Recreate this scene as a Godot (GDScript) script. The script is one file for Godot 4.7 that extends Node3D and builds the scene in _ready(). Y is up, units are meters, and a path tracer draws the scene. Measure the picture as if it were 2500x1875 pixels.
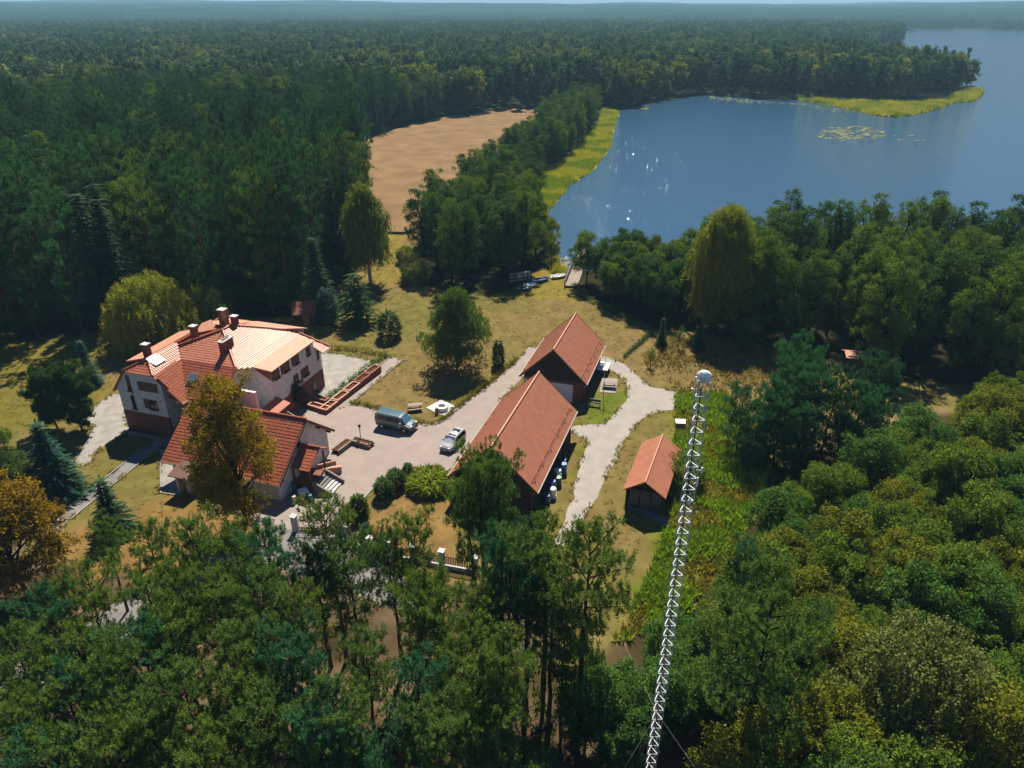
extends Node3D
# A lakeside homestead in a wide forest, seen from the air. Metres, y up.

var rng := RandomNumberGenerator.new()
var taken := {}
var nz := FastNoiseLite.new()
var M := {}
var tufts := {}
var trees := {}

# collects faces (given counter-clockwise as seen from outside) into one mesh
class MB:
	var v := PackedVector3Array()
	var n := PackedVector3Array()
	var c := PackedColorArray()
	var col := Color.WHITE
	func tri(a: Vector3, b: Vector3, d: Vector3) -> void:
		var nn := (b - a).cross(d - a).normalized()
		v.append(a); v.append(d); v.append(b)
		n.append(nn); n.append(nn); n.append(nn)
		c.append(col); c.append(col); c.append(col)
	func trin(a: Vector3, b: Vector3, d: Vector3, na: Vector3, nb: Vector3, nd: Vector3) -> void:
		v.append(a); v.append(d); v.append(b)
		n.append(na); n.append(nd); n.append(nb)
		c.append(col); c.append(col); c.append(col)
	func quad(a: Vector3, b: Vector3, d: Vector3, e: Vector3) -> void:
		tri(a, b, d); tri(a, d, e)
	func box(o: Vector3, s: Vector3, bs := Basis()) -> void:
		var x := bs.x * s.x * 0.5
		var y := bs.y * s.y * 0.5
		var z := bs.z * s.z * 0.5
		quad(o - x - y + z, o + x - y + z, o + x + y + z, o - x + y + z)
		quad(o + x - y - z, o - x - y - z, o - x + y - z, o + x + y - z)
		quad(o + x - y + z, o + x - y - z, o + x + y - z, o + x + y + z)
		quad(o - x - y - z, o - x - y + z, o - x + y + z, o - x + y - z)
		quad(o - x + y + z, o + x + y + z, o + x + y - z, o - x + y - z)
		quad(o - x - y - z, o + x - y - z, o + x - y + z, o - x - y + z)
	func beam(p0: Vector3, p1: Vector3, w: float, h: float) -> void:
		var z := (p1 - p0).normalized()
		var x := Vector3.UP.cross(z)
		x = Vector3.RIGHT if x.length() < 0.01 else x.normalized()
		box((p0 + p1) * 0.5, Vector3(w, h, p0.distance_to(p1)), Basis(x, z.cross(x), z))
	func tube(p0: Vector3, p1: Vector3, r0: float, r1: float, k := 6, cap := false) -> void:
		var z := (p1 - p0).normalized()
		var x := z.cross(Vector3(0.31, 0.2, 0.93)).normalized()
		var y := z.cross(x)
		for i in k:
			var a0 := TAU * i / k
			var a1 := TAU * (i + 1) / k
			var d0 := x * cos(a0) + y * sin(a0)
			var d1 := x * cos(a1) + y * sin(a1)
			trin(p0 + d0 * r0, p0 + d1 * r0, p1 + d1 * r1, d0, d1, d1)
			trin(p0 + d0 * r0, p1 + d1 * r1, p1 + d0 * r1, d0, d1, d0)
			if cap:
				tri(p1, p1 + d0 * r1, p1 + d1 * r1)
				tri(p0, p0 + d1 * r0, p0 + d0 * r0)
	# a flat polygon (counter-clockwise from outside) pushed back by t along minus its normal
	func slab(p: Array, t: float) -> void:
		var nn: Vector3 = (p[1] - p[0]).cross(p[2] - p[0]).normalized()
		var q := []
		for a in p:
			q.append(a - nn * t)
		var x: Vector3 = (p[1] - p[0]).normalized()
		var y := nn.cross(x)
		var flat := PackedVector2Array()
		for a in p:
			flat.append(Vector2((a - p[0]).dot(x), (a - p[0]).dot(y)))
		var ix := Geometry2D.triangulate_polygon(flat)
		for i in range(0, ix.size(), 3):
			var a: Vector3 = p[ix[i]]
			var b: Vector3 = p[ix[i + 1]]
			var d: Vector3 = p[ix[i + 2]]
			if (b - a).cross(d - a).dot(nn) < 0.0:
				var s := b
				b = d
				d = s
			tri(a, b, d)
			tri(a - nn * t, d - nn * t, b - nn * t)
		for i in p.size():
			var k: int = (i + 1) % p.size()
			quad(q[i], q[k], p[k], p[i])
	func ring_loft(rings: Array, capped := true) -> void:
		for r in rings.size() - 1:
			var a: Array = rings[r]
			var b: Array = rings[r + 1]
			for i in a.size():
				var k: int = (i + 1) % a.size()
				quad(a[i], a[k], b[k], b[i])
		if capped:
			var f: Array = rings[0]
			var l: Array = rings[rings.size() - 1]
			for i in range(1, f.size() - 1):
				tri(f[0], f[i + 1], f[i])
				tri(l[0], l[i], l[i + 1])
	func arrays() -> Array:
		var a := []
		a.resize(Mesh.ARRAY_MAX)
		a[Mesh.ARRAY_VERTEX] = v
		a[Mesh.ARRAY_NORMAL] = n
		a[Mesh.ARRAY_COLOR] = c
		return a
	func mesh(m: Material = null) -> ArrayMesh:
		var o := ArrayMesh.new()
		o.add_surface_from_arrays(Mesh.PRIMITIVE_TRIANGLES, arrays())
		if m:
			o.surface_set_material(0, m)
		return o

func nm(called: String) -> String:
	if not taken.has(called):
		taken[called] = 0
		return called
	taken[called] += 1
	return "%s_%03d" % [called, taken[called]]

func tag(o: Node3D, label: String, category: String, group := "") -> Node3D:
	o.set_meta("label", label)
	o.set_meta("category", category)
	if group:
		o.set_meta("group", group)
	return o

func thing(called: String, label: String, category: String, at := Vector3.ZERO, yaw := 0.0, group := "") -> Node3D:
	var o := Node3D.new()
	o.name = nm(called)
	add_child(o)
	o.position = at
	o.rotation.y = yaw
	return tag(o, label, category, group)

func part(called: String, shape, m: Material, parent: Node3D, stuff := false) -> MeshInstance3D:
	var o := MeshInstance3D.new()
	o.name = called
	o.mesh = shape.mesh() if shape is MB else shape
	o.material_override = m
	parent.add_child(o, true)
	if stuff:
		o.set_meta("kind", "stuff")
	return o

func single(called: String, shape, m: Material, label: String, category: String, at := Vector3.ZERO, yaw := 0.0, group := "") -> MeshInstance3D:
	var o := MeshInstance3D.new()
	o.name = nm(called)
	o.mesh = shape.mesh() if shape is MB else shape
	o.material_override = m
	add_child(o)
	o.position = at
	o.rotation.y = yaw
	tag(o, label, category, group)
	return o

func setting(called: String, shape, m: Material, kind := "structure") -> MeshInstance3D:
	var o := MeshInstance3D.new()
	o.name = nm(called)
	o.mesh = shape.mesh() if shape is MB else shape
	if m:
		o.material_override = m
	add_child(o)
	o.set_meta("kind", kind)
	return o

func noise_tex(freq: float, lo: float, hi: float, seed_ := 1, oct := 5, bump := 0.0, size := 512) -> NoiseTexture2D:
	var f := FastNoiseLite.new()
	f.noise_type = FastNoiseLite.TYPE_SIMPLEX_SMOOTH
	f.frequency = freq
	f.fractal_octaves = oct
	f.seed = seed_
	var t := NoiseTexture2D.new()
	t.width = size
	t.height = size
	t.seamless = true
	t.noise = f
	if bump > 0.0:
		t.as_normal_map = true
		t.bump_strength = bump
	else:
		var g := Gradient.new()
		g.set_color(0, Color(lo, lo, lo))
		g.set_color(1, Color(hi, hi, hi))
		g.set_offset(0, 0.15)
		g.set_offset(1, 0.85)
		t.color_ramp = g
	return t

# base colours are linear, as measured on the real thing
func mat(r: float, g: float, b: float, rough := 0.8, vc := false, tex: Texture2D = null, ts := 0.1, tex2: Texture2D = null, ts2 := 1.0, world := true) -> StandardMaterial3D:
	var m := StandardMaterial3D.new()
	m.albedo_color = Color(r, g, b).linear_to_srgb()
	m.roughness = rough
	if rough >= 0.89:
		m.metallic_specular = 0.12
	m.vertex_color_use_as_albedo = vc
	if tex:
		m.albedo_texture = tex
		m.uv1_triplanar = true
		m.uv1_world_triplanar = world
		m.uv1_scale = Vector3.ONE * ts
	if tex2:
		m.detail_enabled = true
		m.detail_blend_mode = BaseMaterial3D.BLEND_MODE_MUL
		m.detail_albedo = tex2
		m.detail_uv_layer = BaseMaterial3D.DETAIL_UV_2
		m.uv2_triplanar = true
		m.uv2_world_triplanar = world
		m.uv2_scale = Vector3.ONE * ts2
	return m

func leafy(r: float, g: float, b: float, back := 0.85) -> StandardMaterial3D:
	var m := mat(minf(r * 1.22, 0.5), minf(g * 1.22, 0.5), b * 1.22, 0.75, true)
	m.metallic_specular = 0.14
	m.backlight_enabled = true
	m.backlight = Color(back * 0.92, back, back * 0.55)
	return m

func make_materials() -> void:
	var fine := noise_tex(0.03, 0.72, 1.0, 3, 5)
	var mid := noise_tex(0.012, 0.66, 1.0, 7, 6)
	var grit := noise_tex(0.12, 0.80, 1.0, 11, 4)
	var even := noise_tex(0.014, 0.93, 1.0, 19, 5)
	var grass := noise_tex(0.09, 0.66, 1.0, 13, 5)
	var soft := noise_tex(0.014, 0.86, 1.0, 17, 6)
	M.ground = mat(0.98, 0.98, 0.98, 0.95, true, soft, 0.05, grass, 0.4)
	M.far = mat(1, 1, 1, 0.95, true)
	M.paver = mat(0.310, 0.254, 0.228, 0.85, false, even, 0.05, grit, 0.35)
	M.concrete = mat(0.33, 0.31, 0.285, 0.85, false, soft, 0.08, grit, 0.3)
	M.slab = mat(0.56, 0.57, 0.56, 0.8, false, fine, 0.3)
	M.gravel = mat(0.38, 0.355, 0.325, 0.95, false, even, 0.06, grit, 0.5)
	M.asphalt = mat(0.25, 0.238, 0.235, 0.9, false, soft, 0.06, grit, 0.5)
	M.wheat = mat(0.27, 0.175, 0.088, 0.95, false, soft, 0.012, grit, 0.10)
	M.soil = mat(0.10, 0.045, 0.025, 0.95, false, grit, 0.8)
	var w := mat(0.030, 0.082, 0.155, 0.12)
	w.metallic_specular = 0.5
	w.normal_enabled = true
	w.normal_texture = noise_tex(0.05, 0, 1, 5, 5, 8.0)
	w.normal_scale = 0.34
	w.uv1_triplanar = true
	w.uv1_world_triplanar = true
	w.uv1_scale = Vector3.ONE * 0.09
	w.roughness_texture = noise_tex(0.006, 0.35, 1.0, 9, 3)
	M.water = w
	M.water.roughness = 0.06
	M.tile = mat(0.50, 0.138, 0.058, 0.40, true, fine, 0.35)
	M.tile_under = mat(0.30, 0.08, 0.042, 0.7)
	M.metal_roof = mat(0.55, 0.212, 0.120, 0.5, false, soft, 0.12, grit, 0.25)
	M.flat_roof = mat(0.52, 0.235, 0.15, 0.55, false, soft, 0.15)
	M.plaster = mat(0.68, 0.68, 0.67, 0.9, false, soft, 0.2)
	M.cream = mat(0.62, 0.56, 0.42, 0.9, false, soft, 0.2)
	M.brick_wall = mat(0.22, 0.065, 0.035, 0.85, false, grit, 0.6)
	M.brick = mat(0.25, 0.068, 0.042, 0.85, true, grit, 0.7)
	M.brick_cap = mat(0.50, 0.26, 0.18, 0.85, false, grit, 0.7)
	M.stone = mat(0.32, 0.27, 0.22, 0.9, true, fine, 0.5)
	M.wood = mat(0.045, 0.032, 0.022, 0.85, true, grit, 0.4)
	M.wood_brown = mat(0.14, 0.05, 0.025, 0.6, false, grit, 0.5)
	M.deck = mat(0.30, 0.24, 0.20, 0.85, true, grit, 0.6)
	M.grey_wood = mat(0.22, 0.2, 0.18, 0.85, true, grit, 0.6)
	M.dark_metal = mat(0.05, 0.04, 0.035, 0.5)
	M.galv = mat(0.62, 0.64, 0.66, 0.45, false, grit, 1.5)
	M.white = mat(0.8, 0.8, 0.8, 0.5)
	M.white_gloss = mat(0.82, 0.82, 0.83, 0.25)
	M.gutter = mat(0.30, 0.27, 0.24, 0.5)
	M.frame = mat(0.10, 0.045, 0.025, 0.5)
	M.glass = mat(0.015, 0.02, 0.024, 0.08)
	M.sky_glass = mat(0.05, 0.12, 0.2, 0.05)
	M.blue = mat(0.01, 0.09, 0.30, 0.4)
	M.navy = mat(0.01, 0.03, 0.12, 0.4)
	M.green_paint = mat(0.02, 0.13, 0.09, 0.4)
	M.red = mat(0.4, 0.03, 0.04, 0.5)
	M.rubber = mat(0.018, 0.018, 0.018, 0.85)
	M.alloy = mat(0.5, 0.5, 0.5, 0.35)
	M.van_paint = mat(0.028, 0.085, 0.115, 0.3)
	M.van_paint.clearcoat_enabled = true
	M.van_paint.clearcoat = 0.8
	M.van_paint.clearcoat_roughness = 0.08
	M.silver = mat(0.33, 0.345, 0.37, 0.3)
	M.silver.clearcoat_enabled = true
	M.silver.clearcoat = 0.8
	M.silver.clearcoat_roughness = 0.08
	M.plastic = mat(0.03, 0.03, 0.032, 0.6)
	M.lamp_glass = mat(0.6, 0.62, 0.65, 0.15)
	M.bark = mat(0.10, 0.062, 0.042, 0.9, false, grit, 0.5)
	M.bark_red = mat(0.12, 0.065, 0.042, 0.9, false, grit, 0.5)
	M.bark_dark = mat(0.035, 0.028, 0.022, 0.9, false, grit, 0.5)
	M.bark_birch = mat(0.5, 0.48, 0.44, 0.85, false, grit, 0.5)
	M.pine = leafy(0.088, 0.150, 0.032)
	M.pine_blue = leafy(0.040, 0.120, 0.052)
	M.pine_olive = leafy(0.105, 0.158, 0.028)
	M.pine_dark = leafy(0.045, 0.092, 0.032)
	M.pine_deep = leafy(0.034, 0.096, 0.040)
	M.spruce = leafy(0.024, 0.056, 0.026, 0.4)
	M.spruce_blue = leafy(0.024, 0.064, 0.042, 0.4)
	M.alder = leafy(0.052, 0.105, 0.026)
	M.alder_light = leafy(0.105, 0.155, 0.022)
	M.thicket = leafy(0.105, 0.155, 0.018)
	M.thicket_gold = leafy(0.150, 0.158, 0.016)
	M.thicket_green = leafy(0.070, 0.145, 0.026)
	M.maple = leafy(0.225, 0.150, 0.012)
	M.maple_rust = leafy(0.20, 0.125, 0.012)
	M.willow = leafy(0.26, 0.25, 0.034)
	M.willow_dark = leafy(0.135, 0.145, 0.022)
	M.willow_gold = leafy(0.21, 0.22, 0.03)
	M.birch = leafy(0.165, 0.185, 0.030)
	M.grey_tree = leafy(0.135, 0.155, 0.045)
	M.yew = leafy(0.030, 0.066, 0.014, 0.4)
	M.gold_bush = leafy(0.15, 0.19, 0.012)
	M.hedge = leafy(0.19, 0.155, 0.022)
	M.purple = leafy(0.045, 0.032, 0.032, 0.3)
	M.thuja = leafy(0.045, 0.075, 0.014, 0.4)
	M.reed = leafy(0.40, 0.35, 0.05)
	M.weed = leafy(0.22, 0.30, 0.02)
	M.dry_weed = leafy(0.27, 0.19, 0.06)
	M.lily = mat(0.15, 0.16, 0.10, 0.92, true)
	M.glint_water = mat(0.05, 0.11, 0.18, 0.14)  # for the added facets that sparkle on the lake

# ---------------------------------------------------------------- leaf clumps
func unit() -> Vector3:
	var z := rng.randf_range(-1.0, 1.0)
	var a := rng.randf() * TAU
	var r := sqrt(1.0 - z * z)
	return Vector3(r * cos(a), z, r * sin(a))

func tone(t: int) -> Color:
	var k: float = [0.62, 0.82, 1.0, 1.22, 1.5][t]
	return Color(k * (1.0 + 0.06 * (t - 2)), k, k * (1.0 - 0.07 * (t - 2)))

func make_tufts() -> void:
	for kind in ["needle", "leaf", "spray", "strand", "far"]:
		var tones := []
		for t in 5:
			var shapes := []
			for s in 3:
				var b := MB.new()
				b.col = tone(t)
				if kind == "needle":
					# an upright shoot with needles all round it
					for i in 22:
						var u := rng.randf()
						var az := rng.randf() * TAU
						var d := Vector3(cos(az), rng.randf_range(0.35, 1.2), sin(az)).normalized()
						var o := Vector3(cos(az) * 0.03, u * 0.62 - 0.2, sin(az) * 0.03)
						var l := rng.randf_range(0.20, 0.34) * (1.15 - 0.5 * u)
						var w := d.cross(unit()).normalized() * 0.036
						b.tri(o - w, o + w, o + d * l)
				elif kind == "leaf":
					for i in 20:
						var o := unit() * rng.randf_range(0.12, 0.55)
						var n := (unit() + Vector3(0, 0.7, 0) + o).normalized()
						var x := n.cross(unit()).normalized()
						var y := n.cross(x)
						var l := rng.randf_range(0.085, 0.165)
						b.quad(o - x * l, o - y * l * 0.62, o + x * l, o + y * l * 0.62)
				elif kind == "spray":
					# a flat drooping twig, pointing along +x
					for i in 8:
						var u := i / 7.0
						var o := Vector3(u * 0.85, -0.22 * u * u, 0)
						for sd in [-1.0, 1.0]:
							var tip := o + Vector3(0.22, -0.07, sd * (0.34 - 0.24 * u))
							b.tri(o - Vector3(0.1, 0, 0), o + Vector3(0.1, 0.01, 0), tip)
					b.tri(Vector3(0.8, -0.2, -0.08), Vector3(0.8, -0.2, 0.08), Vector3(1.2, -0.36, 0))
				elif kind == "strand":
					var p := Vector3.ZERO
					var sway := Vector3(rng.randf_range(-0.1, 0.1), -0.2, rng.randf_range(-0.1, 0.1))
					for i in 10:
						p += sway * rng.randf_range(0.8, 1.2)
						for k in 2:
							var d := (unit() * 0.8 + Vector3(0, -0.8, 0)).normalized()
							var w := d.cross(unit()).normalized() * 0.055
							b.tri(p - w, p + w, p + d * 0.3)
				else:
					for i in 12:
						var o := unit() * rng.randf_range(0.3, 0.95)
						var n := (unit() + Vector3(0, 0.9, 0) + o * 0.7).normalized()
						var x := n.cross(unit()).normalized()
						var y := n.cross(x)
						b.quad(o - x * 0.36, o - y * 0.27, o + x * 0.36, o + y * 0.27)
				shapes.append(b.mesh())
			tones.append(shapes)
		tufts[kind] = tones

func put(st: SurfaceTool, kind: String, t: int, at: Vector3, s: float, bs := Basis()) -> void:
	var m: Mesh = tufts[kind][clampi(t, 0, 4)][rng.randi() % 3]
	st.append_from(m, 0, Transform3D(bs.scaled(Vector3.ONE * s), at))

func spin() -> Basis:
	return Basis(Vector3.UP, rng.randf() * TAU) * Basis(Vector3.RIGHT, rng.randf_range(-0.35, 0.35))

func new_st() -> SurfaceTool:
	var st := SurfaceTool.new()
	st.begin(Mesh.PRIMITIVE_TRIANGLES)
	return st

# each maker returns [crown, trunk]
func pine_shape(h: float, r: float, base: float, density := 1.0, tuft := 1.0, lean := 0.0) -> Array:
	var st := new_st()
	var tr := MB.new()
	var p := Vector3.ZERO
	var r0 := 0.012 * h + 0.04
	var spine := []
	var bend := Vector3(rng.randf_range(-1, 1), 0, rng.randf_range(-1, 1)) * (0.02 + lean)
	for i in 9:
		spine.append(Vector3(0, h * 0.97 * i / 8.0, 0) + bend * h * pow(i / 8.0, 1.6) + Vector3(rng.randf_range(-1, 1), 0, rng.randf_range(-1, 1)) * 0.09)
	for i in 8:
		tr.tube(spine[i], spine[i + 1], r0 * (1.0 - i / 9.0), r0 * (1.0 - (i + 1) / 9.0), 7)
	var nb := int(30 * sqrt(density) + 2)
	for i in nb:
		var u := (i + rng.randf() * 0.8) / nb            # 0 at the foot of the crown, 1 at the top
		var y := h * lerpf(base, 0.985, u)
		var f: float = y / (h * 0.97) * 8.0
		var k := clampi(int(f), 0, 7)
		var o: Vector3 = spine[k].lerp(spine[k + 1], clampf(f - k, 0, 1))
		var a := i * 2.4 + rng.randf_range(-0.4, 0.4)
		var shape := sin(PI * pow(clampf(1.0 - u, 0.0, 1.0), 0.62) * 0.86 + 0.12) 
		var l := r * (0.28 + 0.78 * shape) * rng.randf_range(0.55, 1.12) * (1.0 if u < 0.9 else 0.6)
		var rise := lerpf(0.05, 0.95, u * u) + rng.randf_range(-0.1, 0.2)
		var d := Vector3(cos(a), rise, sin(a)).normalized()
		var e := o + d * l + Vector3(0, l * 0.12, 0)
		tr.tube(o, e, 0.03 + 0.012 * l, 0.012, 4)
		var nt := maxi(2, int(density * l * 15.0 / (tuft * tuft + 0.3)))
		var ton := rng.randi_range(1, 3)
		for j in nt:
			var q := pow(rng.randf(), 0.6)
			if q < 0.22:
				continue
			var side := d.cross(Vector3.UP).normalized()
			var at := o.lerp(e, q) + side * rng.randf_range(-1, 1) * l * 0.34 * (1.15 - absf(q - 0.6)) + Vector3(0, rng.randf_range(-0.12, 0.38), 0)
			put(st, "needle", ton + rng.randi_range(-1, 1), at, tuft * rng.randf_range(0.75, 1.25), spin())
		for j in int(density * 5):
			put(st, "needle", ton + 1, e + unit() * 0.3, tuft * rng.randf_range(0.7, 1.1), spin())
	# dead twigs below the crown
	for i in 5:
		var y := h * base * rng.randf_range(0.55, 1.0)
		var a := rng.randf() * TAU
		var k := clampi(int(y / (h * 0.97) * 8.0), 0, 7)
		tr.tube(spine[k] + Vector3(0, y - spine[k].y, 0), spine[k] + Vector3(cos(a) * 1.3, y - spine[k].y + 0.25, sin(a) * 1.3), 0.03, 0.01, 3)
	return [st.commit(), tr.mesh()]

func broad_shape(h: float, r: float, base: float, density := 1.0, tuft := 1.0, kind := "leaf", lobes_n := 15, squeeze := 1.0, tip := 0.84) -> Array:
	var st := new_st()
	var tr := MB.new()
	var top := Vector3(rng.randf_range(-0.3, 0.3), h * 0.75, rng.randf_range(-0.3, 0.3))
	tr.tube(Vector3(0, -0.1, 0), Vector3(top.x * 0.4, h * base, top.z * 0.4), 0.018 * h, 0.013 * h, 7)
	tr.tube(Vector3(top.x * 0.4, h * base, top.z * 0.4), top, 0.013 * h, 0.004 * h, 6)
	var ch := h * (1.0 - base)
	for i in lobes_n:
		var u := (i + 0.5) / lobes_n
		var a := i * 2.4 + rng.randf_range(-0.6, 0.6)
		var y := h * base + ch * (0.10 + 0.80 * u) + rng.randf_range(-0.03, 0.03) * ch
		var wide := pow(maxf(0.0, sin(PI * lerpf(0.17, tip, pow(u, squeeze)))), 0.75)
		var small := i % 3 == 1
		var lr := r * (rng.randf_range(0.17, 0.27) if small else rng.randf_range(0.32, 0.5)) * (1.0 if u < 0.85 else 0.8)
		var o := Vector3(cos(a), 0, sin(a)) * maxf(0.0, r * wide - lr * (0.2 if small else 0.75)) * rng.randf_range(0.7, 1.18) + Vector3(0, y, 0)
		var from := Vector3(0, lerpf(h * base * 0.9, y - 0.5, 0.55), 0)
		tr.tube(from, o, 0.05 + 0.004 * h, 0.02, 4)
		var ton := rng.randi_range(1, 3)
		var nt := int(density * 26.0 * lr * lr / (tuft * tuft))
		var flat := rng.randf_range(0.6, 0.95)
		for j in nt:
			var d := unit()
			if d.y < -0.35 and rng.randf() < 0.75:
				d.y = -d.y
			var far_out := rng.randf_range(0.6, 1.05) if rng.randf() < 0.88 else rng.randf_range(1.05, 1.38)
			var at := o + Vector3(d.x, d.y * flat, d.z) * lr * far_out
			put(st, kind, ton + rng.randi_range(-1, 1), at, tuft * (rng.randf_range(0.55, 1.4) if far_out < 1.05 else rng.randf_range(0.4, 0.75)), spin())
	return [st.commit(), tr.mesh()]

func spruce_shape(h: float, r: float, density := 1.0, tuft := 1.0, full := 1.0) -> Array:
	var st := new_st()
	var tr := MB.new()
	tr.tube(Vector3.ZERO, Vector3(0, h, 0), 0.014 * h + 0.03, 0.01, 6)
	var levels := int(h * 1.7 * sqrt(density) + 3)
	for i in levels:
		var u := float(i) / levels
		var y := h * lerpf(0.06, 0.985, u)
		var lr := r * pow(1.0 - u, 0.85 * full) + 0.08
		var n := int(maxf(4.0, (6.0 + lr * 3.2) * density))
		var a0 := rng.randf() * TAU
		for k in n:
			var a := a0 + TAU * k / n + rng.randf_range(-0.2, 0.2)
			var l := lr * rng.randf_range(0.72, 1.12)
			var steps := maxi(1, int(l / (0.75 * tuft)))
			var ton := rng.randi_range(1, 3)
			for s in steps:
				var q := (s + 0.3) / steps
				var at := Vector3(cos(a) * l * q, y - 0.22 * l * q, sin(a) * l * q)
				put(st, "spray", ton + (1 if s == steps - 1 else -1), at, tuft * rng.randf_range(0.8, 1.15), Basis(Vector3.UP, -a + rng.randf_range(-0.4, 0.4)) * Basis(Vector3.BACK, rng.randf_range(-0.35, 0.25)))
	for k in 5:
		put(st, "spray", 3, Vector3(0, h * 0.98, 0), tuft * 0.35, Basis(Vector3.UP, k * 1.3) * Basis(Vector3.BACK, 1.2))
	return [st.commit(), tr.mesh()]

func weeping_shape(h: float, r: float, base: float, density := 1.0, lobes_n := 22, droop := 1.0, slim := false) -> Array:
	var st := new_st()
	var tr := MB.new()
	tr.tube(Vector3.ZERO, Vector3(0.1, h * 0.55, 0), 0.02 * h, 0.012 * h, 7)
	tr.tube(Vector3(0.1, h * 0.55, 0), Vector3(0.2, h * 0.9, 0.1), 0.012 * h, 0.02, 5)
	for i in lobes_n:
		var u := (i + 0.5) / lobes_n
		var a := i * 2.4
		var y := h * lerpf(base + 0.18, 0.95, u)
		var wide := sqrt(maxf(0.0, 1.0 - u * u * 0.92)) if not slim else sin(PI * (0.16 + 0.8 * u))
		var o := Vector3(cos(a) * r * wide * rng.randf_range(0.55, 0.95), y, sin(a) * r * wide * rng.randf_range(0.55, 0.95))
		tr.tube(Vector3(0.1, y * 0.72, 0), o, 0.06, 0.02, 4)
		var ton := rng.randi_range(1, 3)
		var lr := r * 0.34
		for j in int(density * 34):
			var d := unit()
			d.y = absf(d.y)
			var at := o + Vector3(d.x * lr, d.y * lr * 0.55, d.z * lr) * rng.randf_range(0.7, 1.05)
			put(st, "strand", ton + rng.randi_range(-1, 1), at, rng.randf_range(0.8, 1.35) * droop, Basis(Vector3.UP, rng.randf() * TAU))
			if j % 3 == 0:
				put(st, "leaf", ton + 1, at, rng.randf_range(0.5, 0.85), spin())
	return [st.commit(), tr.mesh()]

func bush_shape(h: float, r: float, kind := "leaf", tuft := 0.6, density := 1.0, point := 0.0) -> Array:
	var st := new_st()
	var tr := MB.new()
	tr.tube(Vector3(0, 0, 0), Vector3(0, h * 0.6, 0), 0.06, 0.03, 5)
	var n := int(density * (2.2 if kind == "spray" else 1.4) * 42.0 * (r * r + r * h * 0.6) / (tuft * tuft) * 0.36)
	for i in n:
		var d := unit()
		var y := 0.5 + 0.5 * d.y
		var w := sqrt(d.x * d.x + d.z * d.z)
		w = lerpf(w, minf(w * 3.0, 1.0) * pow(1.0 - y, 0.75) * 1.05, point)
		var dir := Vector2(d.x, d.z).normalized()
		var at := Vector3(dir.x * w * r, 0.12 + y * (h - 0.15), dir.y * w * r) * rng.randf_range(0.8, 1.02)
		if kind == "spray":
			put(st, kind, rng.randi_range(1, 3), at, tuft * rng.randf_range(0.8, 1.2), Basis(Vector3.UP, -atan2(d.z, d.x) + rng.randf_range(-0.6, 0.6)) * Basis(Vector3.BACK, rng.randf_range(-0.2, 0.9)))
		else:
			put(st, kind, rng.randi_range(1, 3), at, tuft * rng.randf_range(0.8, 1.2), spin())
	return [st.commit(), tr.mesh()]

func both(shape: Array, leaf: Material, bark: Material) -> ArrayMesh:
	var m := ArrayMesh.new()
	m.add_surface_from_arrays(Mesh.PRIMITIVE_TRIANGLES, shape[0].surface_get_arrays(0))
	m.add_surface_from_arrays(Mesh.PRIMITIVE_TRIANGLES, shape[1].surface_get_arrays(0))
	m.surface_set_material(0, leaf)
	m.surface_set_material(1, bark)
	return m

func crown_only(shape: Array, leaf: Material) -> ArrayMesh:
	var m := ArrayMesh.new()
	m.add_surface_from_arrays(Mesh.PRIMITIVE_TRIANGLES, shape[0].surface_get_arrays(0))
	m.surface_set_material(0, leaf)
	return m

# plants one tree as a thing: crown and trunk
func plant(called: String, shape: Array, leaf: Material, bark: Material, at: Vector3, s: float, label: String, category := "tree", group := "", crown := "crown") -> Node3D:
	var t := thing(called, label, category, at, rng.randf() * TAU, group)
	t.scale = Vector3.ONE * s
	part("trunk" if category == "tree" else "stem", shape[1], bark, t)
	part(crown, shape[0], leaf, t)
	return t

func swarm(called: String, mesh: Mesh, spots: Array, tints: Array) -> void:
	if spots.is_empty():
		return
	var mm := MultiMesh.new()
	mm.transform_format = MultiMesh.TRANSFORM_3D
	mm.use_colors = true
	mm.mesh = mesh
	mm.instance_count = spots.size()
	for i in spots.size():
		mm.set_instance_transform(i, spots[i])
		mm.set_instance_color(i, tints[i])
	var o := MultiMeshInstance3D.new()
	o.name = nm(called)
	o.multimesh = mm
	add_child(o)
	o.set_meta("kind", "stuff")

# ---------------------------------------------------------------- the lie of the land
var lake := PackedVector2Array()
var field := PackedVector2Array()
var clearing := PackedVector2Array()
var reed_left := PackedVector2Array()
var reed_far := PackedVector2Array()

func inside(p: Vector2, poly) -> bool:
	return Geometry2D.is_point_in_polygon(p, poly)

func hill(x: float, z: float) -> float:
	var d := Vector2(x, z).length()
	var t := smoothstep(2000.0, 5200.0, d)
	if t <= 0.0:
		return 0.0
	return t * (46.0 + 30.0 * nz.get_noise_2d(x * 0.02, z * 0.02 + 70.0) + 16.0 * smoothstep(300.0, -2500.0, x))

func smooth(pts: Array, k := 5, wob := 0.0, closed := true) -> PackedVector2Array:
	var out := PackedVector2Array()
	var n := pts.size()
	var last := n if closed else n - 1
	for i in last:
		var a: Vector2 = pts[(i - 1 + n) % n] if closed or i > 0 else pts[0]
		var b: Vector2 = pts[i]
		var c: Vector2 = pts[(i + 1) % n]
		var d: Vector2 = pts[(i + 2) % n] if closed or i + 2 < n else pts[n - 1]
		for j in k:
			var p := b.cubic_interpolate(c, a, d, float(j) / k)
			if wob > 0.0:
				p += Vector2(nz.get_noise_2d(p.x * 9.0, p.y * 9.0), nz.get_noise_2d(p.x * 9.0 + 300.0, p.y * 9.0)) * wob
			out.append(p)
	if not closed:
		out.append(pts[n - 1])
	return out

var paved := []

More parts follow.
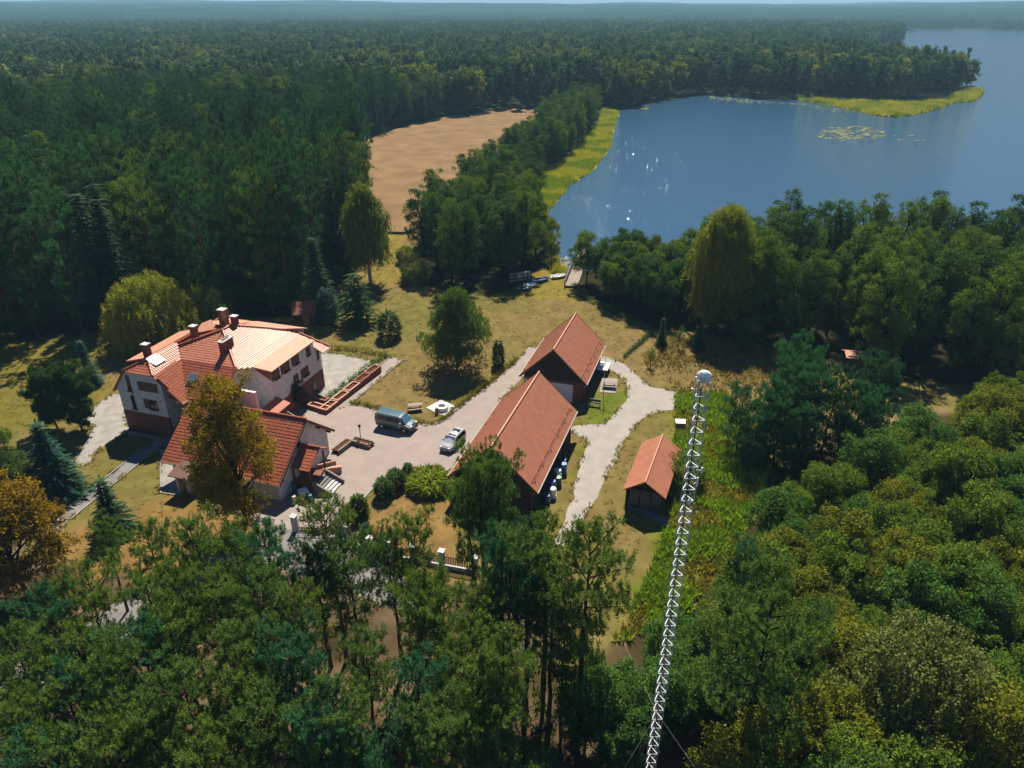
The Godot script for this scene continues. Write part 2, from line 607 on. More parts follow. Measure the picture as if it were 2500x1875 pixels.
func sheet(called: String, poly: PackedVector2Array, y: float, m: Material, thick := 0.0) -> MeshInstance3D:
	paved.append(poly)
	var b := MB.new()
	var ix := Geometry2D.triangulate_polygon(poly)
	if ix.is_empty():
		print("no area: ", called)
	for i in range(0, ix.size(), 3):
		var p := poly[ix[i]]
		var q := poly[ix[i + 1]]
		var r := poly[ix[i + 2]]
		if (q - p).cross(r - p) > 0.0:
			var s := q
			q = r
			r = s
		b.tri(Vector3(p.x, y, p.y), Vector3(q.x, y, q.y), Vector3(r.x, y, r.y))
	if thick > 0.0:
		var flip := Geometry2D.is_polygon_clockwise(poly)
		for i in poly.size():
			var p := poly[i]
			var q := poly[(i + 1) % poly.size()]
			if flip:
				var s := p
				p = q
				q = s
			b.quad(Vector3(q.x, y - thick, q.y), Vector3(p.x, y - thick, p.y), Vector3(p.x, y, p.y), Vector3(q.x, y, q.y))
	return setting(called, b, m)

func kerb(line: Array) -> void:
	var b := MB.new()
	for i in line.size() - 1:
		b.beam(Vector3(line[i].x, 0.05, line[i].y), Vector3(line[i + 1].x, 0.05, line[i + 1].y), 0.14, 0.12)
	setting("kerb", b, M.concrete)

func make_sky() -> void:
	var cam := Camera3D.new()
	cam.name = "camera"
	cam.position = Vector3(0, 45.0, 0)
	cam.rotation_degrees = Vector3(-27.500, 0, 0)
	cam.fov = 55.924
	cam.near = 0.5
	cam.far = 16000.0
	add_child(cam)
	cam.current = true
	var env := Environment.new()
	env.background_mode = Environment.BG_SKY
	var sky := Sky.new()
	var pm := ProceduralSkyMaterial.new()
	pm.sky_top_color = Color(0.20, 0.34, 0.55)
	pm.sky_horizon_color = Color(0.88, 0.91, 0.92)
	pm.sky_curve = 0.08
	pm.ground_bottom_color = Color(0.05, 0.07, 0.06)
	pm.ground_horizon_color = Color(0.45, 0.52, 0.56)
	pm.sun_angle_max = 20.0
	pm.sun_curve = 0.1
	sky.sky_material = pm
	env.sky = sky
	env.background_energy_multiplier = 0.52
	env.tonemap_mode = Environment.TONE_MAPPER_LINEAR
	env.tonemap_exposure = 2.05
	env.fog_enabled = true
	env.fog_density = 0.00018
	env.fog_light_color = Color(0.54, 0.73, 0.84)
	env.sdfgi_enabled = true
	env.ssao_enabled = true
	env.ssil_enabled = true
	var we := WorldEnvironment.new()
	we.name = "world"
	we.environment = env
	add_child(we)
	var sun := DirectionalLight3D.new()
	sun.name = "sun"
	sun.light_energy = 1.55
	sun.light_color = Color(1.0, 0.955, 0.88)
	sun.light_angular_distance = 0.5
	sun.shadow_enabled = true
	sun.rotation_degrees = Vector3(-53.0, 180.0 - 5.0, 0)
	add_child(sun)

func make_land() -> void:
	lake = smooth([Vector2(9.85, -131.06), Vector2(11.48, -128.96), Vector2(13.27, -132.01), Vector2(20.07, -136.44), Vector2(35.13, -132.01), Vector2(49.98, -129.65), Vector2(71.74, -126.92), Vector2(120.65, -122.15), Vector2(247.44, -186.21), Vector2(1071.23, -968.56), Vector2(1359.96, -1723.43), Vector2(1106.31, -1738.67), Vector2(999.71, -1786.02), Vector2(883.76, -1819.02), Vector2(707.63, -1465.86), Vector2(656.67, -1335.61), Vector2(581.92, -1196.13), Vector2(537.37, -1088.71), Vector2(500.68, -1058.92), Vector2(445.76, -1013.36), Vector2(429.05, -1064.75), Vector2(368.70, -968.56), Vector2(292.49, -742.80), Vector2(291.56, -600.75), Vector2(293.28, -517.23), Vector2(294.47, -497.70), Vector2(282.58, -464.95), Vector2(249.87, -417.99), Vector2(232.31, -407.63), Vector2(210.79, -380.89), Vector2(178.91, -352.31), Vector2(169.87, -360.89), Vector2(165.26, -392.54), Vector2(156.77, -419.93), Vector2(139.00, -425.84), Vector2(126.93, -436.06), Vector2(114.42, -451.18), Vector2(99.24, -436.06), Vector2(88.01, -425.84), Vector2(64.50, -390.83), Vector2(51.36, -369.87), Vector2(45.00, -334.98), Vector2(34.97, -270.35), Vector2(23.99, -227.94), Vector2(16.49, -209.40), Vector2(10.53, -186.21), Vector2(7.21, -175.87), Vector2(7.96, -162.99), Vector2(8.89, -150.18), Vector2(8.78, -138.49)], 4, 0.0)
	field = smooth([Vector2(-34.14, -160.28), Vector2(-40.53, -210.48), Vector2(-49.16, -241.11), Vector2(-60.54, -285.63), Vector2(-53.98, -297.41), Vector2(-33.28, -350.92), Vector2(0.00, -380.89), Vector2(15.99, -374.51), Vector2(7.38, -270.35), Vector2(-5.94, -213.22), Vector2(-14.01, -175.87), Vector2(-24.28, -158.95)], 1)
	clearing = PackedVector2Array([Vector2(-89.65, -98.00), Vector2(-69.08, -101.61), Vector2(-59.70, -105.77), Vector2(-51.82, -110.57), Vector2(-40.73, -109.51), Vector2(-34.14, -109.86), Vector2(-31.02, -123.64), Vector2(-30.19, -139.01), Vector2(-33.71, -162.99), Vector2(-41.45, -211.02), Vector2(-49.16, -241.11), Vector2(-61.22, -287.53), Vector2(-53.98, -297.41), Vector2(-33.28, -350.92), Vector2(0.00, -380.89), Vector2(9.99, -374.51), Vector2(-2.93, -267.81), Vector2(-14.26, -213.22), Vector2(-20.02, -175.87), Vector2(-21.62, -139.01), Vector2(-18.68, -131.53), Vector2(-14.03, -123.64), Vector2(-8.65, -120.08), Vector2(-2.18, -121.11), Vector2(0.90, -125.37), Vector2(5.58, -135.18), Vector2(10.04, -133.95), Vector2(12.41, -123.64), Vector2(15.94, -114.59), Vector2(20.38, -107.44), Vector2(25.79, -104.95), Vector2(32.27, -102.54), Vector2(39.41, -97.28), Vector2(46.29, -91.77), Vector2(55.33, -86.74), Vector2(71.96, -82.69), Vector2(65.30, -55.37), Vector2(26.53, -15.70), Vector2(-30.46, -15.70), Vector2(-65.30, -55.37)])
	reed_left = PackedVector2Array([Vector2(44.68, -380.89), Vector2(37.50, -328.73), Vector2(25.69, -280.97), Vector2(20.05, -251.93), Vector2(10.23, -231.11), Vector2(4.21, -216.03), Vector2(2.86, -204.16), Vector2(5.32, -188.41), Vector2(7.18, -175.08), Vector2(10.49, -185.34), Vector2(16.45, -208.87), Vector2(23.93, -227.32), Vector2(34.87, -269.50), Vector2(45.00, -334.98), Vector2(51.36, -369.87)])
	reed_far = PackedVector2Array([Vector2(156.83, -425.84), Vector2(176.14, -419.93), Vector2(206.12, -408.55), Vector2(236.05, -419.93), Vector2(258.66, -453.42), Vector2(290.16, -492.38), Vector2(283.95, -467.32), Vector2(250.09, -417.99), Vector2(232.31, -407.63), Vector2(210.79, -380.89), Vector2(178.91, -352.31), Vector2(169.87, -360.89), Vector2(165.26, -392.54), Vector2(156.77, -419.93)])
	# everything to the horizon
	var b := MB.new()
	var radii := [2.0, 40.0, 90.0, 200.0, 500.0, 1200.0, 2000.0, 2600.0, 3200.0, 3900.0, 4600.0, 5400.0, 6500.0, 8500.0]
	for i in radii.size() - 1:
		for k in 72:
			var q := []
			for e in [[i, k], [i + 1, k], [i + 1, k + 1], [i, k + 1]]:
				var a: float = TAU * e[1] / 72.0
				var x: float = radii[e[0]] * sin(a)
				var z: float = -radii[e[0]] * cos(a) - 30.0
				q.append(Vector3(x, hill(x, z) - 0.06, z))
			b.col = Color(0.030, 0.042, 0.018)
			b.quad(q[0], q[3], q[2], q[1])
	setting("terrain", b, M.far)
	make_ground()
	sheet("lake", lake, 0.03, M.water)
	sheet("wheat_field", field, 0.55, M.wheat, 0.55)
	sheet("courtyard", smooth([Vector2(-21.11, -55.87), Vector2(-18.60, -55.37), Vector2(-16.35, -56.37), Vector2(-15.86, -59.24), Vector2(-14.81, -62.04), Vector2(-13.13, -65.19), Vector2(-11.31, -66.61), Vector2(-8.43, -65.82), Vector2(-7.10, -64.88), Vector2(-4.69, -69.94), Vector2(-1.33, -82.14), Vector2(2.29, -90.47), Vector2(4.40, -98.29), Vector2(2.57, -98.59), Vector2(0.70, -93.50), Vector2(-1.96, -88.33), Vector2(-6.29, -80.94), Vector2(-7.74, -78.00), Vector2(-9.49, -76.01), Vector2(-11.09, -76.01), Vector2(-14.55, -78.21), Vector2(-17.97, -80.30), Vector2(-20.65, -80.94), Vector2(-23.11, -78.83), Vector2(-26.36, -80.51), Vector2(-29.38, -81.05), Vector2(-30.69, -78.41), Vector2(-31.65, -73.53), Vector2(-29.62, -62.04), Vector2(-24.33, -55.99), Vector2(-22.82, -53.57)], 1), 0.008, M.paver)
	sheet("footpath", PackedVector2Array([Vector2(-23.11, -78.83), Vector2(-20.65, -80.94), Vector2(-15.64, -94.05), Vector2(-17.71, -94.87), Vector2(-18.67, -92.03)]), 0.016, M.paver)
	sheet("terrace", PackedVector2Array([Vector2(-26.36, -80.51), Vector2(-23.16, -79.03), Vector2(-18.54, -91.90), Vector2(-20.31, -93.77), Vector2(-25.85, -96.27), Vector2(-28.39, -96.84), Vector2(-29.34, -91.12), Vector2(-29.63, -83.82)]), 0.012, M.concrete)
	sheet("parking_area", smooth([Vector2(-51.33, -83.14), Vector2(-46.29, -75.04), Vector2(-46.41, -73.53), Vector2(-47.32, -69.85), Vector2(-47.11, -66.85), Vector2(-48.81, -67.91), Vector2(-49.61, -70.64), Vector2(-50.54, -75.42), Vector2(-52.66, -77.20), Vector2(-52.86, -81.81)], 3, 0.5), 0.008, M.concrete)
	sheet("garden_path", PackedVector2Array([Vector2(-45.25, -56.31), Vector2(-45.07, -58.91), Vector2(-42.83, -69.26), Vector2(-41.95, -71.70), Vector2(-40.42, -74.47), Vector2(-38.77, -71.88), Vector2(-40.32, -70.46), Vector2(-41.23, -68.50), Vector2(-43.76, -57.39), Vector2(-43.93, -55.37)]), 0.012, M.asphalt)
	sheet("side_paving", PackedVector2Array([Vector2(-40.40, -70.11), Vector2(-36.71, -61.75), Vector2(-34.88, -61.47), Vector2(-33.05, -62.04), Vector2(-36.45, -70.81)]), 0.016, M.concrete)
	sheet("gravel_track", smooth([Vector2(11.18, -93.77), Vector2(12.82, -94.73), Vector2(14.85, -93.91), Vector2(16.44, -90.99), Vector2(17.68, -87.59), Vector2(18.36, -85.67), Vector2(20.42, -84.97), Vector2(23.67, -82.69), Vector2(25.71, -81.05), Vector2(25.42, -79.87), Vector2(22.99, -79.66), Vector2(19.23, -79.24), Vector2(17.48, -78.62), Vector2(15.99, -77.00), Vector2(14.27, -73.90), Vector2(12.54, -70.81), Vector2(11.15, -66.85), Vector2(9.51, -63.07), Vector2(8.36, -60.62), Vector2(7.09, -57.26), Vector2(5.61, -53.57), Vector2(4.33, -53.57), Vector2(5.07, -56.62), Vector2(6.27, -60.34), Vector2(6.47, -62.99), Vector2(7.46, -66.61), Vector2(8.50, -70.64), Vector2(8.55, -72.24), Vector2(7.48, -73.34), Vector2(6.87, -75.04), Vector2(9.19, -76.01), Vector2(11.45, -76.10), Vector2(12.33, -77.60), Vector2(14.66, -81.92), Vector2(15.30, -84.97), Vector2(15.05, -87.96), Vector2(13.90, -90.47), Vector2(12.47, -91.51), Vector2(10.93, -91.12)], 7, 0.5), 0.012, M.gravel)
	kerb([Vector2(-23.09, -78.72), Vector2(-18.65, -91.90), Vector2(-17.69, -94.73)])
	kerb([Vector2(-20.62, -81.05), Vector2(-15.58, -94.05)])
	kerb([Vector2(-45.04, -58.84), Vector2(-42.79, -69.17), Vector2(-42.03, -70.29)])
	kerb([Vector2(-43.72, -57.33), Vector2(-41.19, -68.41), Vector2(-40.35, -70.20)])
	kerb([Vector2(-40.24, -69.94), Vector2(-36.66, -61.75), Vector2(-34.93, -61.39)])
	kerb([Vector2(-15.80, -59.38), Vector2(-14.78, -62.11), Vector2(-13.14, -65.27), Vector2(-11.31, -66.61)])
	sheet("concrete_pad", PackedVector2Array([Vector2(12.36, -88.45), Vector2(14.47, -87.84), Vector2(13.57, -83.82), Vector2(11.55, -84.05)]), 0.05, M.concrete, 0.05)
	sheet("forest_road", smooth([Vector2(-25.23, -53.87), Vector2(-21.94, -55.99), Vector2(-16.13, -55.87), Vector2(-12.01, -51.29), Vector2(-8.69, -48.63), Vector2(-6.59, -45.67), Vector2(-8.56, -44.74), Vector2(-12.23, -46.15), Vector2(-15.34, -47.61), Vector2(-17.73, -48.63), Vector2(-23.30, -50.20), Vector2(-28.61, -45.20), Vector2(-32.85, -38.85), Vector2(-35.82, -34.56), Vector2(-39.52, -36.63), Vector2(-36.19, -42.09), Vector2(-31.49, -48.63)], 4, 0.8), 0.010, M.asphalt)
	sheet("carport_floor", PackedVector2Array([Vector2(11.66, -60.06), Vector2(15.13, -58.44), Vector2(15.53, -55.87), Vector2(13.46, -57.78), Vector2(11.57, -58.84)]), 0.012, M.asphalt)

func make_ground() -> void:
	var zones := [
		[[Vector2(8.42, -76.30), Vector2(10.50, -83.25), Vector2(13.68, -83.82), Vector2(15.20, -85.79), Vector2(14.97, -81.92), Vector2(12.41, -77.40), Vector2(11.43, -75.91), Vector2(9.18, -75.91)], Color(0.155, 0.225, 0.018)],
		[[Vector2(7.49, -73.43), Vector2(8.81, -72.42), Vector2(7.45, -66.45), Vector2(6.45, -62.77), Vector2(5.37, -62.04), Vector2(6.51, -69.09)], Color(0.19, 0.20, 0.03)],
		[[Vector2(-45.51, -55.37), Vector2(-36.12, -61.18), Vector2(-29.77, -57.78), Vector2(-24.74, -54.76), Vector2(-24.97, -48.63), Vector2(-37.47, -47.61)], Color(0.345, 0.205, 0.068)],
		[[Vector2(-14.84, -55.37), Vector2(-13.68, -61.68), Vector2(-10.00, -63.14), Vector2(-5.96, -61.32), Vector2(-4.34, -48.63), Vector2(-11.42, -47.61)], Color(0.335, 0.205, 0.075)],
		[[Vector2(20.15, -79.45), Vector2(28.55, -83.82), Vector2(28.63, -64.27), Vector2(24.30, -58.57), Vector2(20.19, -52.41), Vector2(16.77, -47.61), Vector2(13.17, -43.83), Vector2(9.00, -42.95), Vector2(12.67, -50.74)], Color(0.17, 0.22, 0.02)],
		[[Vector2(18.46, -95.15), Vector2(24.68, -102.54), Vector2(38.42, -98.00), Vector2(37.02, -84.97), Vector2(27.67, -80.51), Vector2(20.36, -86.15)], Color(0.27, 0.19, 0.075)],
		[[Vector2(44.50, -78.41), Vector2(54.81, -80.51), Vector2(51.13, -73.53), Vector2(43.00, -71.70)], Color(0.38, 0.26, 0.14)],
		[[Vector2(-84.36, -100.99), Vector2(-62.49, -100.99), Vector2(-53.33, -83.82), Vector2(-53.71, -78.41), Vector2(-58.51, -74.47), Vector2(-65.74, -73.53)], Color(0.21, 0.19, 0.03)],
		[[Vector2(4.08, -139.01), Vector2(10.15, -132.01), Vector2(12.47, -122.57), Vector2(10.54, -116.51), Vector2(0.00, -120.49)], Color(0.31, 0.25, 0.045)],
		[[Vector2(-34.64, -162.99), Vector2(-24.36, -159.61), Vector2(-18.88, -126.92), Vector2(-26.04, -124.72)], Color(0.30, 0.24, 0.05)],
	]
	var wood := PackedVector2Array([Vector2(-61.83, -55.99), Vector2(-47.47, -55.99), Vector2(-37.73, -48.12), Vector2(-24.97, -48.63), Vector2(-23.59, -53.57), Vector2(-15.08, -53.57), Vector2(-10.35, -47.61), Vector2(-4.31, -48.12), Vector2(0.00, -49.67), Vector2(1.71, -44.74), Vector2(2.49, -38.47), Vector2(8.23, -42.09), Vector2(13.35, -44.74), Vector2(19.34, -53.57), Vector2(29.66, -67.42), Vector2(54.26, -79.45), Vector2(88.88, -83.82), Vector2(32.42, -15.70), Vector2(-30.46, -15.70)])
	var stepm := 1.3
	var nx := 180
	var nzz := 130
	var v := PackedVector3Array()
	var n := PackedVector3Array()
	var c := PackedColorArray()
	var ix := PackedInt32Array()
	for j in nzz:
		for i in nx:
			var x := -115.0 + i * stepm
			var z := -14.0 - j * stepm
			var p := Vector2(x, z)
			var w := p + Vector2(nz.get_noise_2d(x * 6.0, z * 6.0), nz.get_noise_2d(x * 6.0 + 99.0, z * 6.0)) * 2.2
			var f := nz.get_noise_2d(x * 1.4 + 40.0, z * 1.4)
			var g := nz.get_noise_2d(x * 4.5, z * 4.5 + 500.0)
			var col := Color(0.290, 0.207, 0.083).lerp(Color(0.222, 0.202, 0.055), clampf(0.5 + 1.1 * f + 0.5 * g, 0, 1))
			for e in zones:
				if inside(w, e[0]):
					col = col.lerp(e[1], 0.8)
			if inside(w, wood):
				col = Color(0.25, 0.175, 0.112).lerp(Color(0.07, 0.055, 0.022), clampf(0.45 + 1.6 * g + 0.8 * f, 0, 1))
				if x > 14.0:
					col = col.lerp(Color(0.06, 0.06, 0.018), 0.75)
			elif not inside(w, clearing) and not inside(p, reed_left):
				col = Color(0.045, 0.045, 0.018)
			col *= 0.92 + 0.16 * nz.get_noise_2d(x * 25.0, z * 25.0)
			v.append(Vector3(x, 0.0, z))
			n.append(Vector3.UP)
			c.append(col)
	for j in nzz - 1:
		for i in nx - 1:
			var a := j * nx + i
			ix.append_array([a, a + 1 + nx, a + 1, a, a + nx, a + 1 + nx])
	var arr := []
	arr.resize(Mesh.ARRAY_MAX)
	arr[Mesh.ARRAY_VERTEX] = v
	arr[Mesh.ARRAY_NORMAL] = n
	arr[Mesh.ARRAY_COLOR] = c
	arr[Mesh.ARRAY_INDEX] = ix
	var m := ArrayMesh.new()
	m.add_surface_from_arrays(Mesh.PRIMITIVE_TRIANGLES, arr)
	setting("lawn", m, M.ground)

# ---------------------------------------------------------------- buildings
var tile_shape: ArrayMesh

func make_tile() -> void:
	var shades := []
	var b := MB.new()
	var prof := [[-0.15, 0.0], [-0.09, 0.012], [-0.03, 0.05], [0.05, 0.056], [0.11, 0.02], [0.15, 0.0]]
	for i in 5:
		var x0: float = prof[i][0]
		var x1: float = prof[i + 1][0]
		var y0: float = prof[i][1]
		var y1: float = prof[i + 1][1]
		b.quad(Vector3(x0, y0 + 0.036, 0.2), Vector3(x1, y1 + 0.036, 0.2), Vector3(x1, y1, -0.2), Vector3(x0, y0, -0.2))
		b.quad(Vector3(x0, -0.01, 0.2), Vector3(x1, -0.01, 0.2), Vector3(x1, y1 + 0.036, 0.2), Vector3(x0, y0 + 0.036, 0.2))
	tile_shape = b.mesh()

# a tiled slope: corners counter-clockwise seen from above
func tiled(parent: Node3D, p: Array, thick := 0.14) -> void:
	var b := MB.new()
	if (p[1] - p[0]).cross(p[2] - p[0]).y < 0.0:
		p.reverse()
	b.slab(p, thick)
	var slope := part("roof_slope", b, M.tile_under, parent)
	var n: Vector3 = (p[1] - p[0]).cross(p[2] - p[0]).normalized()
	var up := (Vector3.UP - n * n.y).normalized()
	var u := up.cross(n)
	var flat := PackedVector2Array()
	var lo := Vector2(1e9, 1e9)
	var hi := -lo
	for a in p:
		var q := Vector2((a - p[0]).dot(u), (a - p[0]).dot(up))
		flat.append(q)
		lo = lo.min(q)
		hi = hi.max(q)
	var st := new_st()
	var cols: Array = []
	var row := 0
	var y := lo.y + 0.16
	while y < hi.y:
		var x := lo.x + 0.15
		while x < hi.x:
			if inside(Vector2(x, y), flat):
				var o: Vector3 = p[0] + u * x + up * y + n * (0.012 + rng.randf() * 0.008)
				st.append_from(tile_shape, 0, Transform3D(Basis(u, n, -up) * Basis(Vector3.RIGHT, rng.randf_range(-0.008, 0.008)), o))
			x += 0.3
		y += 0.36
	var m := st.commit()
	# each tile its own firing tone
	var a := m.surface_get_arrays(0)
	var vs: PackedVector3Array = a[Mesh.ARRAY_VERTEX]
	var cc := PackedColorArray()
	cc.resize(vs.size())
	var per := 60
	for i in vs.size():
		if i % per == 0:
			cols = [rng.randf_range(0.78, 1.12)]
		var k: float = cols[0]
		cc[i] = Color(k, k * (0.96 + 0.04 * k), k)
	a[Mesh.ARRAY_COLOR] = cc
	var out := ArrayMesh.new()
	out.add_surface_from_arrays(Mesh.PRIMITIVE_TRIANGLES, a)
	part("tile_courses", out, M.tile, slope, true)

func ridge_tiles(parent: Node3D, a: Vector3, b: Vector3) -> void:
	var m := MB.new()
	var n := int(a.distance_to(b) / 0.36)
	for i in n:
		var p := a.lerp(b, float(i) / n)
		var q := a.lerp(b, (i + 1.08) / n)
		m.col = Color.WHITE * rng.randf_range(0.8, 1.0)
		m.tube(p + Vector3(0, 0.03, 0), q + Vector3(0, 0.055, 0), 0.13, 0.145, 7, true)
	part("ridge_tiles", m, M.tile, parent, true)

# sheet-metal slope between the ridge line r0-r1 and the eave line e0-e1, ribs running down the slope
func ribbed(parent: Node3D, r0: Vector3, r1: Vector3, e0: Vector3, e1: Vector3, called := "roof_slope", m: Material = null) -> MeshInstance3D:
	var b := MB.new()
	var n := (e1 - r0).cross(r1 - r0).normalized()
	var len := r0.distance_to(r1)
	if n.y < 0.0:
		n = -n
		var s := r0
		r0 = r1
		r1 = s
		s = e0
		e0 = e1
		e1 = s
	var k := int(len / 0.3)
	var prof := [[0.0, 0.0], [0.68, 0.0], [0.74, 0.022], [0.90, 0.022], [0.96, 0.0]]
	var last := 0.0
	var lh := 0.0
	for i in k:
		for q in prof:
			var t: float = minf(1.0, (i + q[0]) / k)
			if i == 0 and q[0] == 0.0:
				continue
			var h: float = q[1]
			b.quad(e0.lerp(e1, last) + n * lh, e0.lerp(e1, t) + n * h, r0.lerp(r1, t) + n * h, r0.lerp(r1, last) + n * lh)
			last = t
			lh = h
	b.quad(e0.lerp(e1, last), e1, r1, r0.lerp(r1, last))
	b.slab([e0 - n * 0.004, e1 - n * 0.004, r1 - n * 0.004, r0 - n * 0.004], 0.1)
	return part(called, b, m if m else M.metal_roof, parent)

# a window set in a wall: o is its centre on the wall face, x runs along the wall, out points outwards
func window(parent: Node3D, o: Vector3, x: Vector3, out: Vector3, w: float, h: float, panes := 2, shutters := 0, shutter_w := 0.0) -> void:
	var bs := Basis(x, Vector3.UP, out)
	var f := MB.new()
	var t := 0.07
	f.box(o + Vector3.UP * (h * 0.5 - t * 0.5), Vector3(w, t, 0.1), bs)
	f.box(o - Vector3.UP * (h * 0.5 - t * 0.5), Vector3(w, t, 0.1), bs)
	for i in panes + 1:
		f.box(o + x * lerpf(-w * 0.5 + t * 0.5, w * 0.5 - t * 0.5, float(i) / panes), Vector3(t, h - 2 * t - 0.004, 0.098), bs)
	var win := part("window", f, M.frame, parent)
	for i in panes:
		var g := MB.new()
		g.box(o + x * (-w * 0.5 + w * (i + 0.5) / panes), Vector3(w / panes - t, h - 2 * t, 0.03), bs)
		part("pane", g, M.glass, win)
	var s := MB.new()
	s.box(o - Vector3.UP * (h * 0.5 + 0.03) + out * 0.08, Vector3(w + 0.16, 0.06, 0.26), bs)
	part("sill", s, M.frame, win)
	for k in shutters:
		var sgn := -1.0 if k == 0 else 1.0
		var sh := MB.new()
		var sw := shutter_w if shutter_w > 0.0 else w * 0.45
		var c := o + x * sgn * (w * 0.5 + sw * 0.5 + 0.03) + out * 0.02
		sh.box(c, Vector3(sw, h, 0.05), bs)
		for q in 6:
			sh.box(c + Vector3.UP * (h * (q + 0.5) / 6.0 - h * 0.5) + out * 0.03, Vector3(sw - 0.12, h / 6.0 - 0.04, 0.03), bs)
		part("shutter", sh, M.wood_brown, win)

func wall_poly(parent: Node3D, p: Array, t: float, m: Material, called := "wall") -> MeshInstance3D:
	var b := MB.new()
	b.slab(p, t)
	return part(called, b, m, parent)

func chimney(parent: Node3D, a: float, b: float, h0: float, h1: float, sa: float, sb: float, pots := 0) -> void:
	var m := MB.new()
	var y := h0
	while y < h1 - 0.12:
		m.col = Color.WHITE * rng.randf_range(0.85, 1.05)
		m.box(hp(a, b, y + 0.055), Vector3(sa, 0.11, sb))
		m.col = Color(0.8, 0.75, 0.7)
		m.box(hp(a, b, y + 0.116), Vector3(sa - 0.03, 0.012, sb - 0.03))
		y += 0.122
	var c := part("chimney", m, M.brick, parent)
	var k := MB.new()
	k.box(hp(a, b, h1), Vector3(sa + 0.16, 0.1, sb + 0.16))
	part("chimney_cap", k, M.slab, c)
	for i in pots:
		var q := MB.new()
		var z: float = (i - (pots - 1) * 0.5) * 0.34
		q.tube(hp(a, b + z, h1 + 0.05), hp(a, b + z, h1 + 0.38), 0.09, 0.08, 7, true)
		part("chimney_pot", q, M.gutter, c)

func hp(a: float, b: float, h: float) -> Vector3:
	return Vector3(a, h, -b)

func gutter(parent: Node3D, a: Vector3, b: Vector3) -> void:
	var m := MB.new()
	m.tube(a, b, 0.075, 0.075, 6, true)
	part("gutter", m, M.gutter, parent)

func pipe(parent: Node3D, a: Vector3, b: Vector3, r := 0.05) -> void:
	var m := MB.new()
	m.tube(a, b, r, r, 6, true)
	part("drainpipe", m, M.gutter, parent)

